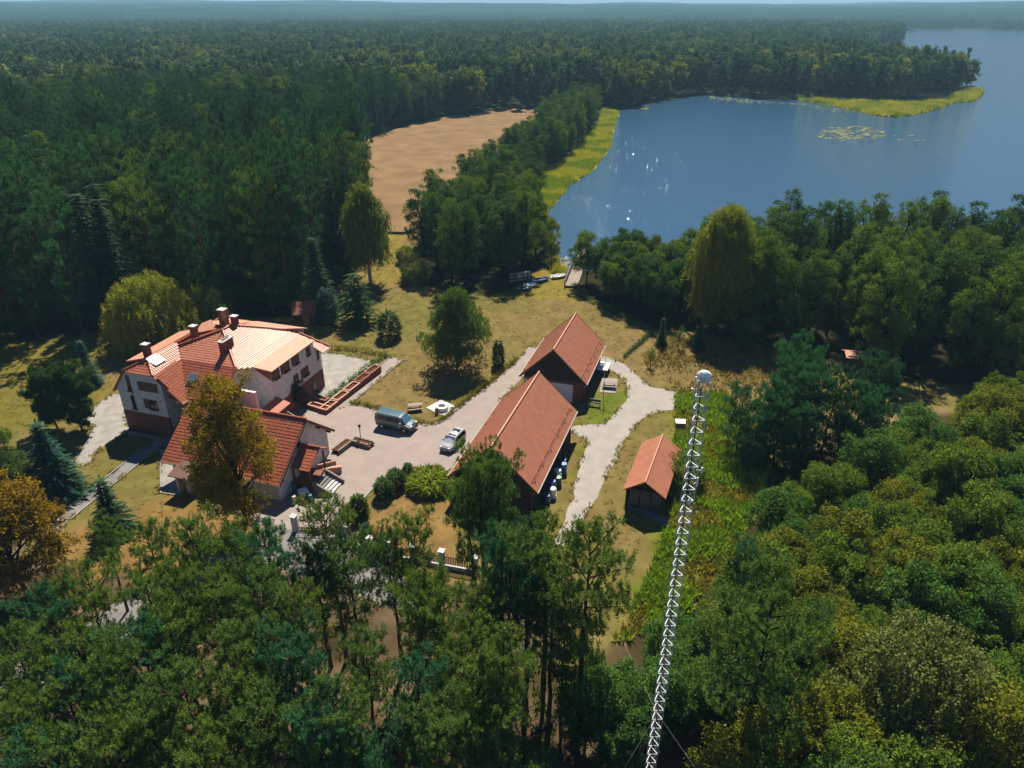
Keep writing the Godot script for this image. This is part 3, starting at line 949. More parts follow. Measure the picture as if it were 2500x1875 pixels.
func make_house() -> void:
	var H := thing("guest_house", "large white house of angled wings under red tiled roofs with brick chimneys", "house", Vector3(-46.18, 0, -74.94), -0.308)
	# walls of the wing whose half-hipped gable looks out on the parking area
	wall_poly(H, [hp(0, 0, 2.55), hp(6.5, 0, 2.55), hp(6.5, 0, 7.05), hp(5.6, 0, 7.95), hp(1.75, 0, 7.95), hp(0, 0, 5.75)], 0.35, M.plaster)
	wall_poly(H, [hp(0.02, -0.06, 0), hp(6.48, -0.06, 0), hp(6.48, -0.06, 2.6), hp(0.02, -0.06, 2.6)], 0.35, M.brick_wall, "brick_base")
	wall_poly(H, [hp(6.5, 0.35, 0), hp(6.5, 5.0, 0), hp(6.5, 5.0, 7.0), hp(6.5, 0.35, 7.0)], 0.35, M.plaster)
	wall_poly(H, [hp(0, 16.7, 0), hp(0, 0.3, 0), hp(0, 0.3, 5.7), hp(0, 16.7, 5.7)], 0.35, M.plaster)
	wall_poly(H, [hp(6.5, 3.0, 0), hp(16.7, 3.0, 0), hp(16.7, 3.0, 6.0), hp(6.5, 3.0, 6.0)], 0.35, M.plaster)
	# the wing above the terrace
	wall_poly(H, [hp(16.75, 6.25, 2.6), hp(16.75, 16.75, 2.6), hp(16.75, 16.75, 6.1), hp(16.75, 15.5, 6.1), hp(16.75, 15.45, 7.2), hp(16.75, 6.25, 7.2)], 0.35, M.plaster)
	wall_poly(H, [hp(13.3, 0.9, 0), hp(13.3, 6.2, 0), hp(13.3, 6.2, 7.6), hp(13.3, 4.3, 7.7), hp(13.3, 0.9, 5.1)], 0.3, M.plaster)
	wall_poly(H, [hp(13.0, 6.25, 0), hp(16.4, 6.25, 0), hp(16.4, 6.25, 6.4), hp(14.2, 6.25, 7.4), hp(13.0, 6.25, 7.6)], 0.3, M.plaster)
	wall_poly(H, [hp(16.81, 6.3, 0), hp(16.81, 16.8, 0), hp(16.81, 16.8, 2.62), hp(16.81, 6.3, 2.62)], 0.4, M.brick_wall, "brick_base")
	wall_poly(H, [hp(16.4, 16.75, 0), hp(0.3, 16.75, 0), hp(0.3, 16.75, 6.0), hp(16.4, 16.75, 6.0)], 0.35, M.plaster)
	# roofs: the wing
	var kr := 7.95
	var kl := 7.95
	var rh := 8.95
	tiled(H, [hp(5.8, -0.15, kr), hp(5.8, 4.6, kr), hp(4.3, 6.1, rh), hp(3.75, 6.1, rh), hp(3.75, 1.75, rh)])
	tiled(H, [hp(9.1, -0.2, 5.0), hp(8.95, 1.3, 5.0), hp(5.82, 4.55, kr - 0.01), hp(5.82, -0.2, kr - 0.01)])
	tiled(H, [hp(1.6, -0.15, kl), hp(5.8, -0.15, kr), hp(3.75, 1.75, rh)])
	tiled(H, [hp(1.6, 10.0, kl), hp(1.6, -0.15, kl), hp(3.75, 1.75, rh), hp(3.75, 10.0, rh)])
	tiled(H, [hp(-0.65, 16.9, 5.1), hp(-0.65, -0.2, 5.1), hp(1.58, -0.2, kl - 0.01), hp(1.58, 16.9, kl - 0.01)])
	# roofs: the middle, its front corner towards the yard
	tiled(H, [hp(5.8, 4.55, 7.95), hp(13.42, 4.55, 7.95), hp(8.4, 9.4, 10.0), hp(4.2, 6.15, 8.66)])
	tiled(H, [hp(13.45, 4.5, 7.95), hp(13.5, 16.05, 7.95), hp(8.4, 10.95, 10.0), hp(8.4, 9.4, 10.0)])
	tiled(H, [hp(5.85, 0.6, 4.9), hp(13.6, 0.6, 4.9), hp(13.44, 4.5, 7.93), hp(5.85, 4.5, 7.93)])
	tiled(H, [hp(13.7, 4.5, 7.82), hp(14.45, 6.2, 7.42), hp(14.45, 15.6, 7.42), hp(17.9, 15.6, 5.58), hp(17.9, 17.5, 5.58), hp(13.5, 16.1, 7.93), hp(13.47, 4.5, 7.93)])
	tiled(H, [hp(13.5, 16.3, 7.95), hp(3.5, 16.3, 7.95), hp(8.4, 10.95, 10.0)])
	tiled(H, [hp(3.5, 16.3, 7.95), hp(3.7, 6.3, 8.6), hp(8.4, 9.4, 10.0), hp(8.4, 10.95, 10.0)])
	for e in [[hp(3.75, 1.75, rh), hp(3.75, 6.1, rh)], [hp(1.6, -0.15, kl), hp(3.75, 1.75, rh)], [hp(5.8, -0.15, kr), hp(3.75, 1.75, rh)], [hp(13.45, 4.5, 7.97), hp(8.4, 9.4, 10.02)], [hp(8.4, 9.4, 10.02), hp(8.4, 10.95, 10.02)], [hp(8.4, 10.95, 10.02), hp(13.5, 16.1, 7.97)], [hp(4.0, 6.0, 8.7), hp(8.4, 9.4, 10.02)], [hp(13.5, 16.1, 7.95), hp(17.9, 17.5, 5.6)], [hp(13.45, 4.5, 7.95), hp(13.55, 0.7, 4.98)]]:
		ridge_tiles(H, e[0] + Vector3(0, 0.06, 0), e[1] + Vector3(0, 0.06, 0))
	# flat sheet-covered dormer roofs
	var d := MB.new()
	d.slab([hp(17.08, 6.1, 7.3), hp(17.08, 15.55, 7.3), hp(14.35, 15.55, 7.52), hp(14.35, 6.1, 7.52)], 0.16)
	part("dormer_roof", d, M.flat_roof, H)
	for q in [[hp(14.6, 6.22, 7.2), hp(16.74, 6.22, 5.9), hp(16.74, 6.22, 7.14), hp(14.6, 6.22, 7.32)], [hp(16.74, 15.4, 6.0), hp(14.6, 15.4, 7.2), hp(14.6, 15.4, 7.32), hp(16.74, 15.4, 7.14)]]:
		d = MB.new()
		d.slab(q, 0.2)
		part("dormer_cheek", d, M.brick_wall, H)
	d = MB.new()
	d.slab([hp(0.0, 11.3, 8.02), hp(0.0, 2.1, 8.02), hp(2.9, 2.1, 8.82), hp(2.9, 11.3, 8.82)], 0.16)
	part("dormer_roof", d, M.flat_roof, H)
	d = MB.new()
	d.slab([hp(0.2, 11.2, 6.0), hp(0.2, 2.2, 6.0), hp(0.2, 2.2, 7.9), hp(0.2, 11.2, 7.9)], 0.2)
	part("dormer_cheek", d, M.wood, H)
	d = MB.new()
	d.slab([hp(0.2, 2.2, 6.3), hp(1.9, 2.2, 8.1), hp(1.9, 2.2, 8.42), hp(0.2, 2.2, 7.92)], 0.2)
	part("dormer_cheek", d, M.wood, H)
	d = MB.new()
	d.slab([hp(15.0, 17.4, 7.95), hp(7.2, 17.4, 7.95), hp(7.2, 14.2, 8.75), hp(12.0, 14.2, 8.75)], 0.16)
	part("dormer_roof", d, M.flat_roof, H)
	d = MB.new()
	d.slab([hp(14.4, 17.2, 6.0), hp(7.4, 17.2, 6.0), hp(7.4, 17.2, 7.8), hp(14.4, 17.2, 7.8)], 0.2)
	part("dormer_cheek", d, M.plaster, H)
	d = MB.new()
	d.slab([hp(7.0, 17.3, 7.9), hp(3.0, 17.3, 7.9), hp(3.3, 11.8, 9.35), hp(7.0, 11.8, 9.6)], 0.16)
	d.slab([hp(3.2, 12.0, 9.25), hp(4.9, 11.85, 10.0), hp(6.6, 10.6, 9.5), hp(4.2, 9.4, 9.05)], 0.12)
	part("dormer_roof", d, M.flat_roof, H)
	# chimneys
	chimney(H, 3.0, 2.6, 7.8, 10.4, 0.75, 0.6)
	chimney(H, 5.0, 8.4, 8.4, 10.6, 0.7, 0.65)
	chimney(H, 6.3, 12.4, 8.8, 11.4, 0.9, 0.8)
	chimney(H, 8.6, 11.6, 9.5, 11.1, 0.75, 0.6)
	chimney(H, 10.7, 6.9, 7.6, 10.2, 0.62, 1.9, 4)
	# roof lights
	var hb := MB.new()
	hb.slab([hp(5.2, 1.3, 8.55), hp(5.2, 2.8, 8.55), hp(4.0, 2.8, 9.15), hp(4.0, 1.3, 9.15)], 0.5)
	var hat := part("roof_hatch", hb, M.tile_under, H)
	hb = MB.new()
	hb.slab([hp(5.24, 1.26, 8.6), hp(5.24, 2.84, 8.6), hp(3.96, 2.84, 9.22), hp(3.96, 1.26, 9.22)], 0.05)
	part("hatch_lid", hb, M.white, hat)
	var u := Vector3(1, 0, 0)
	var sl := (hp(0, 4.5, 7.93) - hp(0, 0.6, 4.9)).normalized()
	var sn := u.cross(sl).normalized()
	var sc := hp(8.6, 2.75, 6.57) + sn * 0.12
	hb = MB.new()
	hb.box(sc, Vector3(1.15, 0.12, 1.5), Basis(u, sn, -sl))
	var skl := part("roof_window", hb, M.gutter, H)
	for q in 2:
		hb = MB.new()
		hb.box(sc + sn * 0.06 + u * (q - 0.5) * 0.52, Vector3(0.46, 0.04, 1.3), Basis(u, sn, -sl))
		part("pane", hb, M.sky_glass, skl)
	# windows of the gable
	var out := Vector3(0, 0, 1)
	window(H, hp(1.85, 0.0, 6.4), u, out, 0.55, 2.0, 1)
	window(H, hp(1.85, 0.0, 3.9), u, out, 0.55, 1.8, 1)
	var sh := MB.new()
	sh.box(hp(4.55, -0.04, 6.3), Vector3(2.7, 1.15, 0.08))
	for q in 8:
		sh.box(hp(4.55, -0.085, 5.8 + q * 0.143), Vector3(2.6, 0.11, 0.03))
	part("shutter", sh, M.wood_brown, H)
	window(H, hp(4.75, 0.0, 4.0), u, out, 1.1, 1.25, 2, 1, 0.75)
	for e in [[2.2, 5.2], [6.0, 4.75]]:
		var lm := MB.new()
		lm.tube(hp(e[0], -0.05, e[1]), hp(e[0], -0.25, e[1]), 0.06, 0.12, 8, true)
		part("wall_lamp", lm, M.gutter, H)
	# windows of the terrace wall
	var e2 := Vector3(0, 0, -1)
	var oe := Vector3(1, 0, 0)
	for e in [[7.4, 6.35, 0.95, 1], [9.4, 6.35, 1.15, 1], [11.6, 6.35, 0.95, 1], [14.2, 6.35, 0.95, 0], [13.2, 3.95, 1.1, 1], [10.9, 3.95, 1.0, 0]]:
		window(H, hp(16.75, e[0], e[1]), e2, oe, e[2], 1.25, 1, e[3], 0.6)
	window(H, hp(16.83, 14.6, 1.25), e2, oe, 0.8, 1.7, 1)
	window(H, hp(16.75, 16.2, 4.9), e2, oe, 0.55, 1.4, 1)
	window(H, hp(16.83, 11.0, 1.5), e2, oe, 1.0, 1.1, 1)
	gutter(H, hp(18.0, 15.6, 5.5), hp(18.0, 17.5, 5.5))
	gutter(H, hp(9.2, -0.2, 4.92), hp(9.05, 1.3, 4.92))
	pipe(H, hp(16.95, 16.6, 5.4), hp(16.95, 16.6, 0.1))
	var tv := MB.new()
	tv.tube(hp(8.3, 10.2, 10.0), hp(8.3, 10.2, 12.2), 0.03, 0.02, 5)
	for q in 4:
		tv.tube(hp(8.3, 9.8, 11.3 + q * 0.25), hp(8.3, 10.6, 11.3 + q * 0.25), 0.012, 0.012, 4)
	part("aerial", tv, M.gutter, H)
	# flight of steps up beside the gable
	for i in 10:
		var s := MB.new()
		s.box(hp(7.4 - i * 0.02, -0.9 + i * 0.34, 0.1 + i * 0.2), Vector3(1.5, 0.2 + i * 0.0, 0.42))
		s.box(hp(7.4 - i * 0.02, -0.9 + i * 0.34, i * 0.1), Vector3(1.45, 0.2 * i + 0.002, 0.34))
		part("step", s, M.asphalt, H)
	wall_poly(H, [hp(5.6, -0.95, 0), hp(0.3, -0.95, 0), hp(0.3, -0.95, 0.35), hp(5.6, -0.95, 0.35)], 0.25, M.stone, "kerb_wall")
	var dr := MB.new()
	dr.box(hp(8.6, 2.96, 3.2), Vector3(1.1, 2.2, 0.12))
	part("door", dr, M.frame, H)
	# the low front wing
	wall_poly(H, [hp(12.7, -7.0, 0), hp(25.8, -7.0, 0), hp(25.8, -7.0, 2.85), hp(12.7, -7.0, 2.85)], 0.3, M.cream)
	wall_poly(H, [hp(12.7, 2.5, 0), hp(12.7, -6.7, 0), hp(12.7, -6.7, 2.9), hp(12.7, -1.7, 6.5), hp(12.7, 2.5, 3.0)], 0.3, M.cream)
	wall_poly(H, [hp(25.9, -7.05, 0), hp(25.9, 2.45, 0), hp(25.9, 2.45, 3.1), hp(25.9, -1.7, 6.6), hp(25.9, -7.05, 2.75)], 0.3, M.plaster)
	wall_poly(H, [hp(25.6, 2.4, 0), hp(17.0, 2.4, 0), hp(17.0, 2.4, 3.0), hp(25.6, 2.4, 3.0)], 0.3, M.plaster)
	tiled(H, [hp(11.9, -7.6, 2.45), hp(26.4, -7.6, 2.45), hp(26.4, -1.7, 6.78), hp(11.9, -1.7, 6.78)])
	tiled(H, [hp(26.4, 3.2, 2.7), hp(17.0, 3.2, 2.7), hp(17.0, 0.4, 5.05), hp(11.9, 0.4, 5.05), hp(11.9, -1.66, 6.78), hp(26.4, -1.66, 6.78)])
	ridge_tiles(H, hp(11.9, -1.7, 6.86), hp(26.4, -1.7, 6.86))
	gutter(H, hp(11.9, -7.7, 2.38), hp(26.4, -7.7, 2.38))
	for e in [[-6.9, 2.55], [-3.9, 4.8], [0.6, 4.5], [2.4, 2.95]]:
		var bk := MB.new()
		bk.beam(hp(25.9, e[0], e[1]), hp(26.42, e[0], e[1] - 0.02), 0.16, 0.18)
		part("bracket", bk, M.wood, H)
	for s in [[-1.7, 6.62, -7.6, 2.3], [-1.7, 6.62, 3.2, 2.55]]:
		var bb := MB.new()
		bb.beam(hp(26.43, s[0], s[1] + 0.05), hp(26.43, s[2], s[3] + 0.05), 0.06, 0.26)
		part("barge_board", bb, M.wood_brown, H)
	window(H, hp(25.9, -2.9, 4.0), e2, oe, 0.75, 1.25, 1)
	for e in [[-6.0, 3.0], [0.8, 4.4]]:
		var fl := MB.new()
		fl.box(hp(26.05, e[0], e[1]), Vector3(0.25, 0.16, 0.3))
		part("wall_lamp", fl, M.dark_metal, H)
	# lean-to entry with a dark roof
	wall_poly(H, [hp(14.55, -8.85, 0), hp(16.25, -8.85, 0), hp(16.25, -8.85, 2.3), hp(14.55, -8.85, 2.3)], 0.12, M.cream, "entry_wall")
	wall_poly(H, [hp(16.25, -8.75, 0), hp(16.25, -7.0, 0), hp(16.25, -7.0, 2.35), hp(16.25, -8.75, 2.3)], 0.12, M.cream, "entry_wall")
	wall_poly(H, [hp(14.55, -7.0, 0), hp(14.55, -8.73, 0), hp(14.55, -8.73, 2.3), hp(14.55, -7.0, 2.35)], 0.12, M.cream, "entry_wall")
	var er := MB.new()
	er.slab([hp(14.3, -9.5, 2.36), hp(16.75, -9.5, 2.36), hp(16.75, -7.05, 2.85), hp(14.3, -7.05, 2.85)], 0.14)
	part("entry_roof", er, M.frame, H)
	er = MB.new()
	er.box(hp(15.35, -8.87, 1.0), Vector3(0.85, 2.0, 0.1))
	part("door", er, M.frame, H)
	pipe(H, hp(14.0, -7.1, 2.4), hp(14.0, -7.1, 0.1))
	# covered porch on the gable and its brick steps
	var PB := 0.95
	var pf := MB.new()
	pf.box(hp(27.1, -3.4, PB * 0.5), Vector3(2.3, PB, 2.9))
	part("porch_floor", pf, M.brick_wall, H)
	tiled(H, [hp(26.0, -4.95, 2.75), hp(28.2, -4.95, 2.75), hp(28.2, -2.6, 4.15), hp(26.0, -2.6, 4.15)], 0.1)
	tiled(H, [hp(28.2, -1.3, 3.35), hp(26.0, -1.3, 3.35), hp(26.0, -2.58, 4.15), hp(28.2, -2.58, 4.15)], 0.1)
	ridge_tiles(H, hp(26.0, -2.6, 4.22), hp(28.2, -2.6, 4.22))
	for e in [[27.9, -4.6, 2.7], [27.9, -1.7, 3.3], [26.1, -4.7, 2.7]]:
		var ps := MB.new()
		ps.box(hp(e[0], e[1], (e[2] + PB) * 0.5), Vector3(0.16, e[2] - PB, 0.16))
		part("porch_post", ps, M.wood_brown, H)
	var dd := MB.new()
	dd.box(hp(25.95, -3.0, PB + 1.05), Vector3(0.1, 2.1, 1.0))
	part("door", dd, M.frame, H)
	for i in 6:
		var s := MB.new()
		s.box(hp(28.35 + i * 0.34, -3.6, PB - 0.08 - i * 0.155), Vector3(0.42, 0.16, 2.3))
		part("step", s, M.slab if i > 2 else M.asphalt, H)
	for e in [[-2.35, 0.0], [-4.85, 0.0]]:
		wall_poly(H, [hp(28.25, e[0], 0), hp(30.4, e[0], 0), hp(30.4, e[0], 0.42), hp(28.25, e[0], 1.4)], 0.2, M.stone, "stair_wall")
	wall_poly(H, [hp(27.6, -1.9, 0), hp(29.2, -0.6, 0), hp(29.2, -0.6, 0.75), hp(27.6, -1.9, 0.95)], 0.4, M.brick_cap, "stair_wall")
	wall_poly(H, [hp(27.2, -1.9, 0), hp(28.4, -0.3, 0), hp(28.4, -0.3, 1.2), hp(27.2, -1.9, 1.4)], 0.16, M.brick_cap, "stair_wall")
	# shaded entrance beside the terrace wing
	for i in 5:
		var s := MB.new()
		s.box(hp(18.0 + i * 0.36, 5.2, 0.9 - i * 0.17), Vector3(0.42, 0.17, 2.4))
		part("step", s, M.paver, H)
	var rl := MB.new()
	rl.tube(hp(18.0, 6.5, 1.9), hp(20.2, 6.4, 1.0), 0.04, 0.04, 5)
	for i in 4:
		rl.tube(hp(18.0 + i * 0.73, 6.5, 1.9 - i * 0.3), hp(18.0 + i * 0.73, 6.5, 0.0), 0.03, 0.03, 5)
	part("handrail", rl, M.galv, H)
	for i in 2:
		var s := MB.new()
		s.box(hp(17.6, 3.4 + i * 2.6, 1.6), Vector3(0.14, 3.2, 0.14))
		part("porch_post", s, M.wood_brown, H)
	var pr := MB.new()
	pr.slab([hp(18.6, 2.6, 3.1), hp(18.6, 6.6, 3.1), hp(16.8, 6.6, 3.7), hp(16.8, 2.6, 3.7)], 0.12)
	part("canopy", pr, M.tile_under, H)

# horizontal or upright boards of a timber wall, from a to b, between y0 and the two tops
func boards(b: MB, a: Vector3, c: Vector3, y0: float, top_at: Array, bh := 0.2) -> void:
	var x := (c - a).normalized()
	var len := a.distance_to(c)
	var out := x.cross(Vector3.UP)
	var y := y0
	while y < top_at[1]:
		# the gable narrows from top_at[0] up to top_at[1]
		var f := clampf((y + bh - top_at[0]) / maxf(0.01, top_at[1] - top_at[0]), 0.0, 1.0)
		var l := len * (1.0 - f)
		if l > 0.3:
			b.col = Color.WHITE * rng.randf_range(0.65, 1.25)
			b.box((a + c) * 0.5 + Vector3(0, y + bh * 0.5, 0) + out * rng.randf_range(-0.012, 0.012), Vector3(l, bh - 0.018, 0.06), Basis(x, Vector3.UP, out))
		y += bh

func barn(T: Node3D, w: float, l: float, eave: float, ridge: float, over: float, brick_h: float) -> void:
	# local frame: the near gable lies along x at z = 0, the barn runs to -z
	var hw := w * 0.5
	var iw := hw - over
	var dz := 0.5
	var wall_top := eave + (ridge - eave) * over / hw - 0.12
	for s in [-1.0, 1.0]:
		ribbed(T, Vector3(0, ridge, 0), Vector3(0, ridge, -l), Vector3(s * hw, eave, 0), Vector3(s * hw, eave, -l))
		gutter(T, Vector3(s * (hw + 0.06), eave - 0.06, 0.02), Vector3(s * (hw + 0.06), eave - 0.06, -l))
		pipe(T, Vector3(s * (hw + 0.02), eave - 0.1, -0.3), Vector3(s * (iw + 0.08), eave - 0.7, -dz - 0.05))
		pipe(T, Vector3(s * (iw + 0.08), eave - 0.7, -dz - 0.05), Vector3(s * (iw + 0.08), 0.1, -dz - 0.05))
		for z in [0.03, -l - 0.03]:
			var bb := MB.new()
			bb.beam(Vector3(0, ridge - 0.1, z), Vector3(s * hw, eave - 0.1, z), 0.05, 0.24)
			part("barge_board", bb, M.wood_brown, T)
		var sw := MB.new()
		sw.box(Vector3(s * iw, wall_top * 0.5, -l * 0.5), Vector3(0.24, wall_top, l - 2 * dz))
		part("side_wall", sw, M.brick_wall, T)
		var sb := MB.new()
		if s > 0:
			boards(sb, Vector3(iw + 0.15, 0, -dz), Vector3(iw + 0.15, 0, -l + dz), brick_h, [99.0, wall_top - 0.1])
		else:
			boards(sb, Vector3(-iw - 0.15, 0, -l + dz), Vector3(-iw - 0.15, 0, -dz), brick_h, [99.0, wall_top - 0.1])
		part("side_boards", sb, M.wood, T, true)
		for i in 6:
			var po := MB.new()
			po.box(Vector3(s * (iw + 0.22), wall_top * 0.5, -dz - 0.4 - i * (l - 2 * dz - 0.8) / 5.0), Vector3(0.16, wall_top, 0.16))
			part("wall_post", po, M.wood, T)
		# snow guard low on the roof
		var sg := MB.new()
		for i in 7:
			var z0 := -l * (0.02 + 0.14 * i)
			sg.tube(Vector3(s * (hw - 0.75), eave + (ridge - eave) * 0.75 / hw + 0.12, z0), Vector3(s * (hw - 0.75), eave + (ridge - eave) * 0.75 / hw + 0.12, z0 - l * 0.11), 0.035, 0.035, 5)
		part("snow_guard", sg, M.tile_under, T)
	for z in [-dz, -l + dz]:
		var g := MB.new()
		var k := 1.0 if z > -l * 0.5 else -1.0
		var p := [Vector3(-iw, 0, z), Vector3(iw, 0, z), Vector3(iw, wall_top, z), Vector3(0, ridge - 0.2, z), Vector3(-iw, wall_top, z)]
		if k < 0:
			p.reverse()
		g.slab(p, 0.2)
		part("gable_wall", g, M.brick_wall, T)
		var gb := MB.new()
		if k > 0:
			boards(gb, Vector3(-iw, 0, z + 0.06), Vector3(iw, 0, z + 0.06), brick_h, [wall_top, ridge - 0.35])
		else:
			boards(gb, Vector3(iw, 0, z - 0.06), Vector3(-iw, 0, z - 0.06), brick_h, [wall_top, ridge - 0.35])
		part("gable_boards", gb, M.wood, T, true)
	var rc := MB.new()
	rc.tube(Vector3(0, ridge + 0.03, 0.05), Vector3(0, ridge + 0.03, -l - 0.05), 0.11, 0.11, 7, true)
	part("ridge_cap", rc, M.flat_roof, T)

func make_barns() -> void:
	var T := thing("barn", "long dark timber barn under an orange metal roof, ivy on its near gable", "barn", Vector3(-2.0, 0, -59.1), -0.310)
	barn(T, 9.4, 16.9, 3.0, 7.45, 0.75, 0.4)
	var ivy := new_st()
	for i in 420:
		var x := rng.randf_range(-4.0, 1.2)
		var y := rng.randf_range(0.3, 7.2 - absf(x) * 0.98)
		if x > -1.5 and y < 5.2 and rng.randf() < 0.85:
			continue
		put(ivy, "leaf", rng.randi_range(0, 2), Vector3(x, y, -0.2), rng.randf_range(0.45, 0.75), spin())
	part("ivy", ivy.commit(), M.alder, T, true)
	var T2 := thing("barn", "dark timber barn with white garage door, standing beyond the ivy-grown barn", "barn", Vector3(5.15, 0, -81.75), -0.300)
	barn(T2, 8.8, 12.6, 3.0, 7.25, 0.7, 2.9)
	var br := MB.new()
	br.box(Vector3(0, 1.45, -0.42), Vector3(7.3, 2.9, 0.1))
	part("brick_front", br, M.brick, T2)
	for i in 2:
		var gd := MB.new()
		var x := 1.15 - i * 3.5
		gd.box(Vector3(x, 1.25, -0.35), Vector3(2.9, 2.5, 0.08))
		for q in 5:
			gd.box(Vector3(x, 0.28 + q * 0.49, -0.30), Vector3(2.8, 0.45, 0.03))
		var gp := part("garage_door", gd, M.white, T2)
		var hd := MB.new()
		hd.box(Vector3(x, 1.0, -0.27), Vector3(0.3, 0.05, 0.05))
		part("handle", hd, M.dark_metal, gp)
	# open carport on posts
	var C := thing("carport", "small open carport on posts under an orange metal roof", "carport", Vector3(13.0, 0, -58.15), -0.362)
	var w := 2.15
	var l := 9.4
	for s in [-1.0, 1.0]:
		ribbed(C, Vector3(0, 3.95, 0), Vector3(0, 3.95, -l), Vector3(s * w, 2.5, 0), Vector3(s * w, 2.5, -l))
		for i in 5:
			var po := MB.new()
			var z := -0.5 - i * (l - 1.0) / 4.0
			po.box(Vector3(s * (w - 0.35), 1.3, z), Vector3(0.15, 2.6, 0.15))
			po.beam(Vector3(s * (w - 0.35), 1.75, z), Vector3(s * (w - 0.35), 2.5, z - 0.65), 0.09, 0.1)
			part("post", po, M.wood, C)
		var be := MB.new()
		be.box(Vector3(s * (w - 0.35), 2.52, -l * 0.5), Vector3(0.16, 0.18, l - 0.4))
		part("wall_plate", be, M.wood, C)
	for z in [-0.5, -2.9, -5.2, -8.9]:
		var ra := MB.new()
		ra.box(Vector3(0, 2.55, z), Vector3(2 * w - 0.8, 0.16, 0.12))
		ra.beam(Vector3(-w + 0.4, 2.55, z), Vector3(0, 3.68, z), 0.1, 0.12)
		ra.beam(Vector3(w - 0.4, 2.55, z), Vector3(0, 3.68, z), 0.1, 0.12)
		part("roof_truss", ra, M.wood, C)
	var gb := MB.new()
	boards(gb, Vector3(-w + 0.35, 0, -0.62), Vector3(w - 0.35, 0, -0.62), 2.75, [2.75, 3.8], 0.16)
	part("gable_boards", gb, M.wood, C, true)
	# slatted doors some way inside
	for i in 3:
		var x0 := -1.62 + i * 1.1
		for q in 9:
			var sl := MB.new()
			sl.col = Color.WHITE * rng.randf_range(0.8, 1.15)
			sl.box(Vector3(x0 + 0.52, 0.25 + q * 0.21, -1.1), Vector3(0.98, 0.16, 0.04))
			part("slat", sl, M.grey_wood, C)
	for s in [-1.0, 1.0]:
		var bs := MB.new()
		if s > 0:
			boards(bs, Vector3(w - 0.3, 0, -1.1), Vector3(w - 0.3, 0, -l + 0.4), 0.1, [99.0, 2.4])
		else:
			boards(bs, Vector3(-w + 0.3, 0, -l + 0.4), Vector3(-w + 0.3, 0, -1.1), 0.1, [99.0, 2.4])
		part("side_boards", bs, M.wood, C, true)
	var bk := MB.new()
	boards(bk, Vector3(w - 0.4, 0, -l + 0.4), Vector3(-w + 0.4, 0, -l + 0.4), 0.1, [99.0, 2.6])
	part("back_boards", bk, M.wood, C, true)
	var rc := MB.new()
	rc.tube(Vector3(0, 3.97, 0.05), Vector3(0, 3.97, -l - 0.05), 0.09, 0.09, 7, true)
	part("ridge_cap", rc, M.flat_roof, C)
	# two huts at the wood's edge
	hut("wooden_hut", "dark red wooden hut half hidden in the trees behind the white house", Vector3(-33.17, 0.00, -108.12), 3.4, 4.0, 2.3, 3.6, M.brick_wall, 0.2)
	hut("shelter", "little shelter with a pale roof in front of the dark lakeside trees", Vector3(48.04, 0.00, -91.12), 3.2, 2.2, 2.3, 2.7, M.flat_roof, -0.15)

func hut(called: String, label: String, at: Vector3, w: float, l: float, eave: float, ridge: float, roof: Material, yaw: float) -> void:
	var T := thing(called, label, "hut", at, yaw)
	for s in [-1.0, 1.0]:
		ribbed(T, Vector3(-w * 0.5 - 0.2, ridge, 0), Vector3(w * 0.5 + 0.2, ridge, 0), Vector3(-w * 0.5 - 0.2, eave - 0.1, s * (l * 0.5 + 0.3)), Vector3(w * 0.5 + 0.2, eave - 0.1, s * (l * 0.5 + 0.3)), "roof_slope", roof)
		var b := MB.new()
		var z: float = s * l * 0.5
		boards(b, Vector3(-w * 0.5 * s, 0, z), Vector3(w * 0.5 * s, 0, z), 0.0, [99.0, eave])
		part("wall_boards", b, M.wood, T, true)
		b = MB.new()
		boards(b, Vector3(w * 0.5 * s, 0, l * 0.5 * s), Vector3(w * 0.5 * s, 0, -l * 0.5 * s), 0.0, [eave, ridge])
		part("gable_boards", b, M.wood, T, true)
	var d := MB.new()
	d.box(Vector3(0.2, 0.95, l * 0.5 + 0.05), Vector3(0.9, 1.9, 0.08))
	part("door", d, M.wood_brown, T)

# ---------------------------------------------------------------- vehicles
# body lofted from stations [x, half width low, half width top, y low, y belt, y top]
func loft_body(st: Array) -> MB:
	var b := MB.new()
	var rings := []
	for s in st:
		var x: float = s[0]
		var wl: float = s[1]
		var wt: float = s[2]
		var y0: float = s[3]
		var yb: float = s[4]
		var yt: float = s[5]
		rings.append([Vector3(x, y0, wl * 0.9), Vector3(x, y0 + 0.18, wl), Vector3(x, yb, wl * 0.985), Vector3(x, yt - 0.07, wt), Vector3(x, yt, wt * 0.86), Vector3(x, yt + 0.02, 0),
			Vector3(x, yt, -wt * 0.86), Vector3(x, yt - 0.07, -wt), Vector3(x, yb, -wl * 0.985), Vector3(x, y0 + 0.18, -wl), Vector3(x, y0, -wl * 0.9)])
	b.ring_loft(rings)
	return b

func wheel(parent: Node3D, x: float, z: float, r: float) -> void:
	var t := MB.new()
	t.tube(Vector3(x, r, z - 0.11), Vector3(x, r, z + 0.11), r, r, 18, true)
	var w := part("wheel", t, M.rubber, parent)
	var k := MB.new()
	var s := signf(z)
	k.tube(Vector3(x, r, z + s * 0.105), Vector3(x, r, z + s * 0.125), r * 0.66, r * 0.6, 14, true)
	for i in 5:
		var a := TAU * i / 5.0
		k.beam(Vector3(x, r, z + s * 0.13), Vector3(x + cos(a) * r * 0.6, r + sin(a) * r * 0.6, z + s * 0.13), 0.05, 0.03)
	part("rim", k, M.alloy, w)

func pane_strip(parent: Node3D, p: Array, m: Material, called := "side_window") -> void:
	var b := MB.new()
	b.slab(p, 0.012)
	part(called, b, m, parent)

